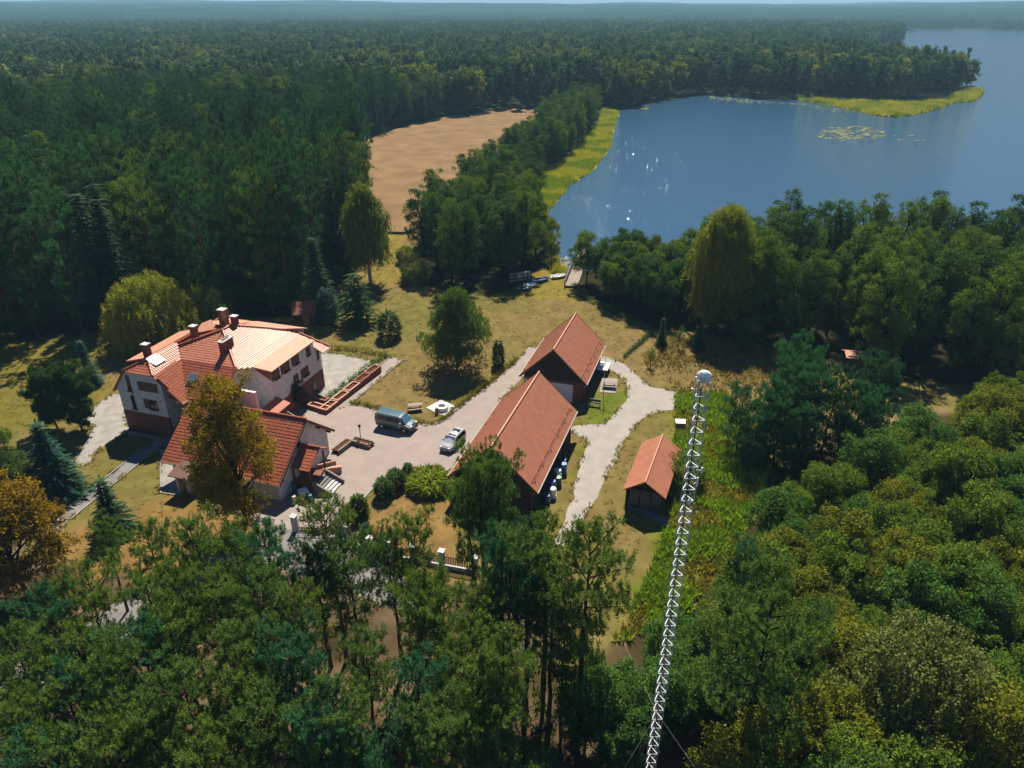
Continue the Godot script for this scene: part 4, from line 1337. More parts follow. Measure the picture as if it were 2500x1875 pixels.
func make_van() -> void:
	var a := Vector3(-15.25, 0.00, -74.94)
	var f := Vector3(-12.38, 0.00, -73.81)
	var yaw := atan2(-(f.z - a.z), f.x - a.x)
	var V := thing("van", "dark blue-green van with a light-catching roof parked beside the low hedge", "van", (a + f) * 0.5 + Vector3(-0.1, 0.01, -0.75), yaw)
	var y := 0.28
	var b := loft_body([[-2.42, 0.86, 0.78, 0.45, 1.15, 1.86], [-2.30, 0.94, 0.84, y, 1.15, 1.95], [-0.5, 0.95, 0.86, y, 1.15, 1.97], [0.75, 0.95, 0.84, y, 1.15, 1.95], [1.02, 0.95, 0.80, y, 1.14, 1.86], [1.62, 0.95, 0.86, y, 1.12, 1.27], [1.75, 0.94, 0.86, y, 1.08, 1.16], [2.25, 0.92, 0.80, y, 0.92, 1.0], [2.42, 0.84, 0.72, 0.35, 0.72, 0.82], [2.46, 0.78, 0.66, 0.4, 0.6, 0.68]])
	part("body", b, M.van_paint, V)
	for s in [-1.0, 1.0]:
		var g := func(x: float, q: float) -> Vector3: return Vector3(x, lerpf(1.19, 1.84, q), s * (lerpf(0.94, 0.862, q) + 0.012))
		for e in [[-2.1, -1.0], [-0.88, 0.22], [0.32, 0.98]]:
			var p := [g.call(e[0], 0.0), g.call(e[1], 0.0), g.call(e[1] - (0.22 if e[1] > 0.9 else 0.0), 0.92), g.call(e[0], 0.92)]
			if s < 0:
				p.reverse()
			pane_strip(V, p, M.glass)
		var mr := MB.new()
		mr.box(Vector3(1.15, 1.25, s * 1.07), Vector3(0.14, 0.26, 0.22))
		part("wing_mirror", mr, M.alloy, V)
		for x in [-1.5, 1.5]:
			wheel(V, x, s * 0.86, 0.34)
		var hl := MB.new()
		hl.box(Vector3(2.33, 0.88, s * 0.62), Vector3(0.2, 0.2, 0.34))
		part("headlight", hl, M.lamp_glass, V)
		var tl := MB.new()
		tl.box(Vector3(-2.41, 1.2, s * 0.82), Vector3(0.06, 0.7, 0.12))
		part("tail_light", tl, M.red, V)
		var rr := MB.new()
		rr.tube(Vector3(-2.0, 1.99, s * 0.7), Vector3(0.7, 1.99, s * 0.7), 0.025, 0.025, 5, true)
		part("roof_rail", rr, M.alloy, V)
		var st := MB.new()
		st.box(Vector3(-0.1, 0.62, s * 0.962), Vector3(4.2, 0.07, 0.02))
		part("rubbing_strip", st, M.plastic, V)
	pane_strip(V, [Vector3(1.70, 1.22, -0.78), Vector3(1.09, 1.865, -0.68), Vector3(1.09, 1.865, 0.68), Vector3(1.70, 1.22, 0.78)], M.sky_glass, "windscreen")
	var gr := MB.new()
	gr.box(Vector3(2.44, 0.66, 0), Vector3(0.08, 0.16, 1.1))
	part("grille", gr, M.plastic, V)
	var bp := MB.new()
	bp.box(Vector3(2.43, 0.42, 0), Vector3(0.16, 0.22, 1.7))
	part("bumper", bp, M.plastic, V)
	var em := MB.new()
	em.tri(Vector3(0.72, 0.62, 0.975), Vector3(0.98, 0.62, 0.975), Vector3(0.85, 0.92, 0.972))
	part("door_emblem", em, M.white, V)
	var np := MB.new()
	np.box(Vector3(2.52, 0.44, 0), Vector3(0.02, 0.11, 0.5))
	part("number_plate", np, M.white, V)

func make_car() -> void:
	var V := thing("car", "silver compact car with a dark glass roof parked near the ivy-grown barn", "car", Vector3(-6.84, 0.00, -71.08) + Vector3(0, 0.01, 0))
	V.rotation.y = atan2(-0.90, -0.436)
	V.scale = Vector3.ONE * 0.93
	var y := 0.24
	var b := loft_body([[-2.02, 0.78, 0.62, 0.42, 0.92, 1.3], [-1.92, 0.84, 0.66, y, 0.95, 1.5], [-1.2, 0.87, 0.68, y, 0.97, 1.60], [-0.2, 0.87, 0.70, y, 0.97, 1.62], [0.35, 0.87, 0.68, y, 0.97, 1.52], [1.12, 0.87, 0.76, y, 0.93, 1.06], [1.25, 0.86, 0.76, y, 0.90, 1.0], [1.75, 0.82, 0.70, y, 0.78, 0.86], [1.98, 0.74, 0.62, 0.3, 0.62, 0.70], [2.05, 0.66, 0.56, 0.36, 0.52, 0.58]])
	part("body", b, M.silver, V)
	for s in [-1.0, 1.0]:
		var g := func(x: float, q: float) -> Vector3: return Vector3(x, lerpf(1.0, 1.5, q), s * (lerpf(0.855, 0.712, q) + 0.014))
		for e in [[-1.75, -0.95, 0.12], [-0.86, 0.0, 0.0], [0.08, 0.95, 0.62]]:
			var p := [g.call(e[0], 0.0), g.call(e[1], 0.0), g.call(e[1] - (e[2] if e[0] > 0 else 0.0), 0.92), g.call(e[0] + (e[2] if e[0] < -1 else 0.0), 0.92)]
			if s < 0:
				p.reverse()
			pane_strip(V, p, M.glass)
		var mr := MB.new()
		mr.box(Vector3(0.75, 1.02, s * 0.95), Vector3(0.12, 0.16, 0.2))
		part("wing_mirror", mr, M.silver, V)
		for x in [-1.25, 1.3]:
			wheel(V, x, s * 0.78, 0.31)
		var hl := MB.new()
		hl.box(Vector3(1.9, 0.72, s * 0.56), Vector3(0.24, 0.14, 0.24))
		part("headlight", hl, M.lamp_glass, V)
		var tl := MB.new()
		tl.box(Vector3(-2.0, 1.0, s * 0.68), Vector3(0.08, 0.5, 0.14))
		part("tail_light", tl, M.red, V)
	pane_strip(V, [Vector3(1.12, 1.03, -0.7), Vector3(0.40, 1.53, -0.58), Vector3(0.40, 1.53, 0.58), Vector3(1.12, 1.03, 0.7)], M.sky_glass, "windscreen")
	pane_strip(V, [Vector3(0.2, 1.595, -0.5), Vector3(-1.3, 1.635, -0.5), Vector3(-1.3, 1.635, 0.5), Vector3(0.2, 1.595, 0.5)], M.glass, "glass_roof")
	var gr := MB.new()
	gr.box(Vector3(2.03, 0.55, 0), Vector3(0.08, 0.12, 0.8))
	gr.box(Vector3(2.03, 0.36, 0), Vector3(0.1, 0.12, 1.2))
	part("grille", gr, M.plastic, V)
	var np := MB.new()
	np.box(Vector3(2.09, 0.46, 0), Vector3(0.02, 0.1, 0.48))
	part("number_plate", np, M.white, V)

# ---------------------------------------------------------------- the lattice mast
func make_mast() -> void:
	var base := Vector3(8.34, 0, -28.15)
	var T := thing("lattice_mast", "tall grey lattice radio mast with a white dish on its top", "mast", base, 0.0)
	var top := 30.5
	var w := 0.62
	var legs := [Vector3(-w * 0.5, 0, w * 0.29), Vector3(w * 0.5, 0, w * 0.29), Vector3(0, 0, -w * 0.577)]
	for q in legs:
		var b := MB.new()
		b.tube(q, q + Vector3(0, top, 0), 0.025, 0.025, 6, true)
		part("leg", b, M.galv, T)
	var hb := []
	var db := []
	for i in 3:
		var p: Vector3 = legs[i]
		var q: Vector3 = legs[(i + 1) % 3]
		var b := MB.new()
		b.tube(p, q, 0.032, 0.032, 5)
		hb.append(b.mesh())
		b = MB.new()
		b.tube(p, q + Vector3(0, 1, 0), 0.008, 0.008, 4)
		db.append(b.mesh())
	var level := 0.0
	while level < top - 0.3:
		var step := lerpf(0.82, 0.60, level / top)
		for i in 3:
			var h := part("crossbar", hb[i], M.galv, T)
			h.position.y = level
			var d := part("diagonal", db[i], M.galv, T)
			d.position.y = level
			d.scale.y = step
		level += step
	# dish looking away from the yard
	var at := Vector3(0.2, top - 0.1, -0.50)
	var ax := Vector3(0.30, 0.12, -0.95).normalized()
	var x := Vector3.UP.cross(ax).normalized()
	var y := ax.cross(x)
	var db2 := MB.new()
	var R := 0.33
	var prof := [[0.0, -0.16], [0.10, -0.155], [0.2, -0.12], [0.28, -0.06], [0.32, 0.0], [0.335, 0.02], [0.335, 0.12], [0.32, 0.14], [0.0, 0.16]]
	for i in prof.size() - 1:
		for k in 22:
			var a0 := TAU * k / 22
			var a1 := TAU * (k + 1) / 22
			var r0: float = prof[i][0]
			var r1: float = prof[i + 1][0]
			var z0: Vector3 = at + ax * prof[i][1]
			var z1: Vector3 = at + ax * prof[i + 1][1]
			var d0 := x * cos(a0) + y * sin(a0)
			var d1 := x * cos(a1) + y * sin(a1)
			db2.quad(z0 + d0 * r0, z1 + d0 * r1, z1 + d1 * r1, z0 + d1 * r0)
	var dish := part("dish", db2, M.white, T)
	var mb := MB.new()
	mb.tube(Vector3(0, top - 1.2, -0.36), Vector3(0, top + 0.25, -0.36), 0.03, 0.03, 8, true)
	mb.box(at - ax * 0.18, Vector3(0.14, 0.16, 0.12), Basis(x, y, ax))
	mb.tube(at - ax * 0.2, Vector3(0, at.y, -0.36), 0.05, 0.05, 6)
	mb.tube(Vector3(0.1, at.y - 0.5, -0.36), at + y * -0.3 - ax * 0.1, 0.02, 0.02, 5)
	part("dish_bracket", mb, M.galv, dish)
	for e in [[-0.30, top + 0.05, 0.0, 0.3], [-0.45, top - 0.35, 0.1, 0.08], [0.5, top - 4.6, 0.15, 0.3], [0.42, top - 5.4, -0.05, 0.5], [0.1, top - 6.3, 0.25, 0.35]]:
		var an := MB.new()
		an.box(Vector3(e[0], e[1], e[2]), Vector3(0.07, e[3], 0.06))
		an.tube(Vector3(e[0], e[1], e[2]), Vector3(e[0] * 0.5, e[1], 0.1), 0.018, 0.018, 5)
		part("antenna", an, M.white, T)
	var cb := MB.new()
	cb.tube(Vector3(0.05, 0, -0.2), Vector3(0.05, top - 0.5, -0.2), 0.03, 0.03, 5)
	part("cable", cb, M.plastic, T)
	for e in [[-9.0, 9.0], [9.0, 9.0], [0.5, -14.0]]:
		for hh in [9.0]:
			var g := MB.new()
			g.tube(Vector3(0, hh, 0), Vector3(e[0], 0, e[1]), 0.005, 0.005, 4)
			part("guy_wire", g, M.galv, T)

# ---------------------------------------------------------------- yard things
func make_yard() -> void:
	# stepped brick planter beside the terrace, in cells
	var P := thing("brick_planter", "long stepped brick planter between terrace and footpath", "planter", Vector3.ZERO)
	var e0 := Vector3(-23.06, 0.50, -78.30)
	var e1 := Vector3(-18.13, 0.50, -90.16)
	e0.y = 0.0
	e1.y = 0.0
	var dir := (e1 - e0).normalized()
	var side := Vector3(dir.z, 0, -dir.x)
	var cells := 5
	var cl := e0.distance_to(e1) / cells
	for i in cells:
		var h := 0.55 + 0.09 * i
		planter_cell(P, e0 + dir * cl * i, dir, side, cl - 0.02, 1.25, h)
	var l0 := Vector3(-25.92, 0.50, -79.83)
	l0.y = 0.0
	var ld := (l0 - e0).normalized()
	planter_cell(P, e0 + ld * 0.05, ld, Vector3(-ld.z, 0, ld.x), e0.distance_to(l0), 1.1, 0.5)
	planter_cell(P, e0 + ld * 1.4 + dir * 1.5, ld, Vector3(-ld.z, 0, ld.x), 2.2, 0.9, 0.75)
	# flat stone trough bent like a boomerang
	var S := thing("stone_planter", "low stone planter bent at an angle, standing in the yard beside the lamp", "planter", Vector3.ZERO)
	var q0 := Vector3(-19.60, 0.00, -69.26)
	var q1 := Vector3(-18.56, 0.00, -71.34)
	var q2 := Vector3(-16.49, 0.00, -70.37)
	for pr in [[q0, q1], [q1, q2]]:
		var a: Vector3 = pr[0]
		var b: Vector3 = pr[1]
		var d := (b - a).normalized()
		var sd := Vector3(d.z, 0, -d.x)
		if sd.z > 0:
			sd = -sd
		var n := int(a.distance_to(b) / 0.42)
		for r in [0.0, 0.85]:
			for i in n + 1:
				for c in 3:
					var bl := MB.new()
					bl.col = Color.WHITE * rng.randf_range(0.7, 1.15)
					bl.box(a + d * ((i + 0.5 * (c % 2)) * 0.42) + sd * r + Vector3(0, 0.09 + c * 0.185, 0), Vector3(0.40, 0.175, 0.2 + rng.randf() * 0.03), Basis(d, Vector3.UP, d.cross(Vector3.UP)))
					part("stone_block", bl, M.stone, S)
		var so := MB.new()
		so.box((a + b) * 0.5 + sd * 0.42 + Vector3(0, 0.22, 0), Vector3(a.distance_to(b) + 0.3, 0.42, 0.66), Basis(d, Vector3.UP, d.cross(Vector3.UP)))
		part("soil", so, M.soil, S)
	var lp := thing("yard_lamp", "short black lamp post behind the bent stone planter", "lamp post", Vector3(-17.68, 0.00, -71.43) + Vector3(0, 0, -0.6))
	var b2 := MB.new()
	b2.tube(Vector3.ZERO, Vector3(0, 1.75, 0), 0.05, 0.04, 8)
	b2.tube(Vector3.ZERO, Vector3(0, 0.25, 0), 0.1, 0.06, 8, true)
	part("post", b2, M.plastic, lp)
	b2 = MB.new()
	b2.tube(Vector3(0, 1.75, 0), Vector3(0, 2.05, 0), 0.09, 0.17, 6, true)
	part("lantern", b2, M.glass, lp)
	b2 = MB.new()
	b2.tube(Vector3(0, 2.06, 0), Vector3(0, 2.25, 0), 0.22, 0.03, 6, true)
	part("cap", b2, M.plastic, lp)
	# well ring on its slab
	var W := thing("well", "round concrete well ring on a square pale slab set in the lawn", "well", Vector3.ZERO)
	var sb := MB.new()
	sb.slab([Vector3(-10.88, 0.00, -79.77) + Vector3(0, 0.1, 0), Vector3(-8.31, 0.00, -77.50) + Vector3(0, 0.1, 0), Vector3(-6.58, 0.00, -79.66) + Vector3(0, 0.1, 0), Vector3(-9.15, 0.00, -81.92) + Vector3(0, 0.1, 0)], 0.12)
	part("slab", sb, M.slab, W)
	var o := Vector3(-8.84, 0.00, -79.45) + Vector3(0, 0.1, 0)
	var rg := MB.new()
	for k in 20:
		var a0 := TAU * k / 20
		var a1 := TAU * (k + 1) / 20
		var d0 := Vector3(cos(a0), 0, sin(a0))
		var d1 := Vector3(cos(a1), 0, sin(a1))
		var u := Vector3(0, 0.5, 0)
		rg.quad(o + d1 * 0.85, o + d0 * 0.85, o + d0 * 0.85 + u, o + d1 * 0.85 + u)
		rg.quad(o + d0 * 0.5, o + d1 * 0.5, o + d1 * 0.5 + u, o + d0 * 0.5 + u)
		rg.quad(o + d0 * 0.85 + u, o + d0 * 0.5 + u, o + d1 * 0.5 + u, o + d1 * 0.85 + u)
	part("ring", rg, M.white, W)
	var wf := MB.new()
	wf.tube(o, o + Vector3(0, 0.2, 0), 0.49, 0.49, 16, true)
	part("ash_bed", wf, M.stone, W)
	var bo := MB.new()
	bo.tube(Vector3(-9.36, 0.00, -78.41) + Vector3(0, 0.1, 0), Vector3(-9.36, 0.00, -78.41) + Vector3(0, 0.85, 0), 0.22, 0.2, 10, true)
	single("bollard", bo, M.concrete, "squat grey bollard on the slab in front of the well ring", "bollard")
	# picnic table and the little white box
	picnic(Vector3(-12.19, 0.00, -79.45), 0.25, "weathered picnic table on the lawn behind the van")
	picnic(Vector3(12.97, 0.00, -85.56), -0.2, "picnic table on the concrete pad beside the far barn")
	var bx := thing("meter_cabinet", "small white cabinet lying on the grass beside the gravel track", "cabinet", Vector3(20.36, 0.00, -75.42), -0.1)
	var bb := MB.new()
	bb.slab([Vector3(-0.55, 0.62, 0.4), Vector3(0.55, 0.62, 0.4), Vector3(0.6, 0.75, -0.4), Vector3(-0.6, 0.75, -0.4)], 0.08)
	part("lid", bb, M.white, bx)
	bb = MB.new()
	bb.box(Vector3(0, 0.29, 0), Vector3(1.0, 0.58, 0.66))
	part("body", bb, M.stone, bx)
	# aerial pole, trailer and garden bench beside the far barn
	var ap := thing("aerial_pole", "thin pole with a television aerial beside the far barn", "aerial", Vector3(11.92, 0.00, -83.14))
	var pm := MB.new()
	pm.tube(Vector3.ZERO, Vector3(0, 5.6, 0), 0.05, 0.035, 6, true)
	part("pole", pm, M.galv, ap)
	for e in [[5.45, 1.6, 0.6], [4.6, 1.1, 2.0]]:
		var an := MB.new()
		var ad := Vector3(cos(e[2]), 0, sin(e[2]))
		an.tube(Vector3(0, e[0], 0) - ad * e[1] * 0.5, Vector3(0, e[0], 0) + ad * e[1] * 0.5, 0.03, 0.03, 5)
		for i in 7:
			var c: Vector3 = Vector3(0, e[0], 0) + ad * e[1] * (i / 6.0 - 0.5)
			var cd := Vector3(-ad.z, 0, ad.x) * (0.22 + 0.05 * i)
			an.tube(c - cd, c + cd, 0.018, 0.018, 4)
		part("aerial", an, M.white, ap)
	var tr := thing("trailer", "small trailer under a white cover behind the aerial pole", "trailer", Vector3(12.66, 0.00, -90.09), -0.3)
	var tb := MB.new()
	tb.box(Vector3(0, 0.6, 0), Vector3(1.5, 0.45, 2.4))
	part("body", tb, M.plastic, tr)
	tb = MB.new()
	tb.slab([Vector3(-0.8, 0.95, 1.25), Vector3(0.8, 0.95, 1.25), Vector3(0.8, 0.95, -1.25), Vector3(-0.8, 0.95, -1.25)], 0.1)
	part("cover", tb, M.white, tr)
	for s in [-1.0, 1.0]:
		wheel_x(tr, s * 0.82, 0.0, 0.3)
	var gb := thing("garden_bench", "dark bench with white ends beside the far barn's near corner", "bench", Vector3(10.47, 0.00, -80.30), -0.3)
	for e in [[0.42, 0.0, 0.45], [0.75, -0.24, 0.08]]:
		var s := MB.new()
		s.box(Vector3(0, e[0], e[1]), Vector3(1.5, 0.06 if e[2] > 0.1 else 0.35, e[2]))
		part("seat" if e[2] > 0.1 else "backrest", s, M.dark_metal, gb)
	for s in [-1.0, 1.0]:
		var l := MB.new()
		l.box(Vector3(s * 0.7, 0.22, 0), Vector3(0.1, 0.44, 0.45))
		part("leg", l, M.white, gb)
	# drums and bins under the eave of the ivy-grown barn
	var cols := [M.navy, M.white, M.blue, M.green_paint, M.white, M.blue, M.navy]
	var names := ["dark blue drum, the nearest of those beside the ivy-grown barn", "white drum between the two nearest blue ones beside the barn", "bright blue drum, second of its colour along the barn wall", "dark green bin between blue and white drums along the barn wall", "white drum beyond the green bin along the barn wall", "bright blue drum next to the last one along the barn wall", "dark blue drum at the far end of the row along the barn"]
	for i in 7:
		var at := Vector3(-2.0, 0, -59.1) + Basis(Vector3.UP, -0.310) * Vector3(4.95 + 0.35 * (i % 2), 0, -2.6 - i * 1.15)
		var dn := thing("drum", names[i], "drum", at, 0.3 * i, "drums and bins along the barn")
		var h := 0.95 + 0.12 * (i % 3)
		var db := MB.new()
		db.tube(Vector3.ZERO, Vector3(0, h, 0), 0.36, 0.38, 14, true)
		for k in 3:
			db.tube(Vector3(0, h * (0.2 + 0.3 * k), 0), Vector3(0, h * (0.2 + 0.3 * k) + 0.05, 0), 0.40, 0.40, 14, true)
		part("body", db, cols[i], dn)
		db = MB.new()
		db.tube(Vector3(0, h, 0), Vector3(0, h + 0.06, 0), 0.39, 0.34, 14, true)
		part("lid", db, cols[i], dn)
	# odds and ends below the porch
	var k0 := Vector3(-46.18, 0, -74.94)
	var hb := Basis(Vector3.UP, -0.308)
	var junk := [[27.6, -5.6, 1.1, 0.7, 0.9, M.white, "white sheet of board leaning below the porch steps", "board"], [28.3, -6.0, 0.5, 0.6, 0.45, M.blue, "small blue crate below the porch steps", "crate"], [28.7, -6.1, 0.35, 0.7, 0.35, M.green_paint, "small green bin below the porch steps", "bin"], [28.2, -6.6, 0.4, 0.5, 0.4, M.red, "small red crate below the porch steps", "crate"], [27.3, -6.9, 0.35, 0.8, 0.35, M.cream, "short pale post standing below the porch", "post"], [26.2, -5.2, 0.25, 1.1, 0.8, M.sky_glass, "pale blue panel leaning on the white gable wall", "panel"]]
	for e in junk:
		var jb := MB.new()
		jb.box(Vector3(0, e[3] * 0.5, 0), Vector3(e[2], e[3], e[4]))
		jb.box(Vector3(0, e[3] + 0.02, 0), Vector3(e[2] * 0.9, 0.05, e[4] * 0.9))
		single(e[7], jb, e[5], e[6], e[7], k0 + hb * hp(e[0], e[1], 0), -0.3 + e[0])
	make_fence()
	make_shore()

func planter_cell(P: Node3D, o: Vector3, d: Vector3, s: Vector3, l: float, w: float, h: float) -> void:
	var bs := Basis(d, Vector3.UP, d.cross(Vector3.UP))
	var t := 0.22
	for e in [[l * 0.5, t * 0.5, l, t], [l * 0.5, w - t * 0.5, l, t], [t * 0.5, w * 0.5, t, w - 2 * t - 0.006], [l - t * 0.5, w * 0.5, t, w - 2 * t - 0.006]]:
		var c: Vector3 = o + d * e[0] + s * e[1]
		var b := MB.new()
		var y := 0.0
		while y < h - 0.03:
			b.col = Color.WHITE * rng.randf_range(0.85, 1.1)
			b.box(c + Vector3(0, y + 0.035, 0), Vector3(e[2] - 0.02, 0.066, e[3] - 0.02), bs)
			b.col = Color(1.6, 2.4, 2.6)
			b.box(c + Vector3(0, y + 0.073, 0), Vector3(e[2] - 0.05, 0.012, e[3] - 0.05), bs)
			y += 0.079
		var wl := part("brick_side", b, M.brick, P)
		var k := MB.new()
		k.box(c + Vector3(0, h, 0), Vector3(e[2], 0.06, e[3]), bs)
		part("coping", k, M.brick_cap, wl)
	var so := MB.new()
	so.box(o + d * l * 0.5 + s * w * 0.5 + Vector3(0, h * 0.5 - 0.1, 0), Vector3(l - 2 * t - 0.02, h - 0.1, w - 2 * t - 0.02), bs)
	part("soil", so, M.soil, P)

func wheel_x(parent: Node3D, x: float, z: float, r: float) -> void:
	var t := MB.new()
	t.tube(Vector3(x - 0.09, r, z), Vector3(x + 0.09, r, z), r, r, 14, true)
	part("wheel", t, M.rubber, parent)

func picnic(at: Vector3, yaw: float, label: String) -> void:
	var T := thing("picnic_table", label, "table", at, yaw)
	for i in 4:
		var b := MB.new()
		b.box(Vector3(0, 0.74, -0.3 + i * 0.2), Vector3(1.8, 0.045, 0.18))
		part("plank", b, M.deck, T)
	for s in [-1.0, 1.0]:
		var b := MB.new()
		b.box(Vector3(0, 0.44, s * 0.68), Vector3(1.8, 0.045, 0.26))
		part("bench", b, M.deck, T)
		b = MB.new()
		b.beam(Vector3(s * 0.65, 0.0, -0.6), Vector3(s * 0.65, 0.72, -0.1), 0.08, 0.08)
		b.beam(Vector3(s * 0.65, 0.0, 0.6), Vector3(s * 0.65, 0.72, 0.1), 0.08, 0.08)
		b.box(Vector3(s * 0.65, 0.40, 0), Vector3(0.07, 0.08, 1.5))
		part("trestle", b, M.wood, T)

func pillar(P: Node3D, at: Vector3, h: float) -> void:
	var b := MB.new()
	b.box(at + Vector3(0, h * 0.5, 0), Vector3(0.45, h, 0.45), Basis(Vector3.UP, -0.3))
	var p := part("pillar", b, M.slab, P)
	b = MB.new()
	b.box(at + Vector3(0, h + 0.04, 0), Vector3(0.62, 0.08, 0.62), Basis(Vector3.UP, -0.3))
	part("pillar_cap", b, M.slab, p)

func fence_bay(P: Node3D, a: Vector3, b: Vector3) -> void:
	var d := (b - a).normalized()
	var bs := Basis(d, Vector3.UP, d.cross(Vector3.UP))
	var l := a.distance_to(b) - 0.5
	var c := (a + b) * 0.5
	var m := MB.new()
	m.box(c + Vector3(0, 0.2, 0), Vector3(l, 0.4, 0.25), bs)
	part("low_wall", m, M.slab, P)
	for y in [0.6, 1.3]:
		m = MB.new()
		m.box(c + Vector3(0, y, 0), Vector3(l, 0.07, 0.05), bs)
		part("rail", m, M.wood_brown, P)
	var n := int(l / 0.16)
	var pk := MB.new()
	pk.box(Vector3.ZERO, Vector3(0.08, 0.95, 0.025), bs)
	var pm := pk.mesh()
	for i in n:
		var k := part("picket", pm, M.wood_brown, P)
		k.position = c + d * ((i + 0.5) * l / n - l * 0.5) + Vector3(0, 0.96, 0) + bs.z * 0.04

func make_fence() -> void:
	var F := thing("picket_fence", "brown picket fence between white pillars on a low wall, along the road", "fence", Vector3.ZERO)
	var p := [Vector3(-15.49, 0.00, -54.04), Vector3(-13.04, 0.00, -52.24), Vector3(-11.30, 0.00, -51.85), Vector3(-8.99, 0.00, -51.18), Vector3(-6.31, 0.00, -50.47), Vector3(-3.30, 0.00, -49.67)]
	for i in p.size():
		pillar(F, p[i], 1.9)
		if i > 0:
			fence_bay(F, p[i - 1], p[i])
	var G := thing("driveway_gate", "low sliding gate of brown rails across the yard entrance", "gate", Vector3.ZERO)
	var a := Vector3(-20.96, 0.00, -55.62)
	var b := Vector3(-16.54, 0.00, -55.37)
	pillar(G, a, 1.75)
	pillar(G, b, 1.75)
	var d := (b - a).normalized()
	for e in [[0.15, 0.12], [0.42, 0.1], [1.35, 0.07]]:
		var m := MB.new()
		m.box((a + b) * 0.5 + Vector3(0, e[0], 0), Vector3(a.distance_to(b) - 0.5, e[1], 0.06), Basis(d, Vector3.UP, d.cross(Vector3.UP)))
		part("rail", m, M.wood_brown, G)
	for i in 9:
		var m := MB.new()
		m.tube(a.lerp(b, 0.1 + i * 0.1), a.lerp(b, 0.1 + i * 0.1) + Vector3(0, 1.35, 0), 0.018, 0.018, 4)
		part("gate_bar", m, M.wood_brown, G)

# ---------------------------------------------------------------- the shore
func hull(l: float, w: float, h: float, blunt := 0.35) -> MB:
	var b := MB.new()
	var rings := []
	for i in 9:
		var u := i / 8.0
		var k := w * 0.5 * pow(sin(PI * lerpf(0.03 + blunt * 0.25, 1.0 - 0.02 - blunt * 0.1, u)), 0.6)
		var x := lerpf(-l * 0.5, l * 0.5, u)
		var lift := 0.25 * h * pow(absf(u - 0.5) * 2.0, 3.0)
		rings.append([Vector3(x, lift, k * 0.45), Vector3(x, h * 0.45 + lift, k * 0.9), Vector3(x, h + lift, k), Vector3(x, h + lift, k * 0.84), Vector3(x, h * 0.55 + lift * 0.6, k * 0.72), Vector3(x, h * 0.5 + lift * 0.6, 0), Vector3(x, h * 0.55 + lift * 0.6, -k * 0.72), Vector3(x, h + lift, -k * 0.84), Vector3(x, h + lift, -k), Vector3(x, h * 0.45 + lift, -k * 0.9), Vector3(x, lift, -k * 0.45)])
	b.ring_loft(rings)
	return b

func boat(called: String, label: String, at: Vector3, yaw: float, l: float, w: float, h: float, m: Material, inner: Material, seats := 2, group := "") -> void:
	var B := thing(called, label, "boat" if called != "kayak" else "kayak", at, yaw, group)
	part("hull", hull(l, w, h), m, B)
	for i in seats:
		var s := MB.new()
		s.box(Vector3(lerpf(-l * 0.28, l * 0.22, float(i) / maxf(1, seats - 1)), h * 0.78, 0), Vector3(0.26 if called != "kayak" else 0.8, 0.05, w * 0.72))
		part("seat", s, inner, B)

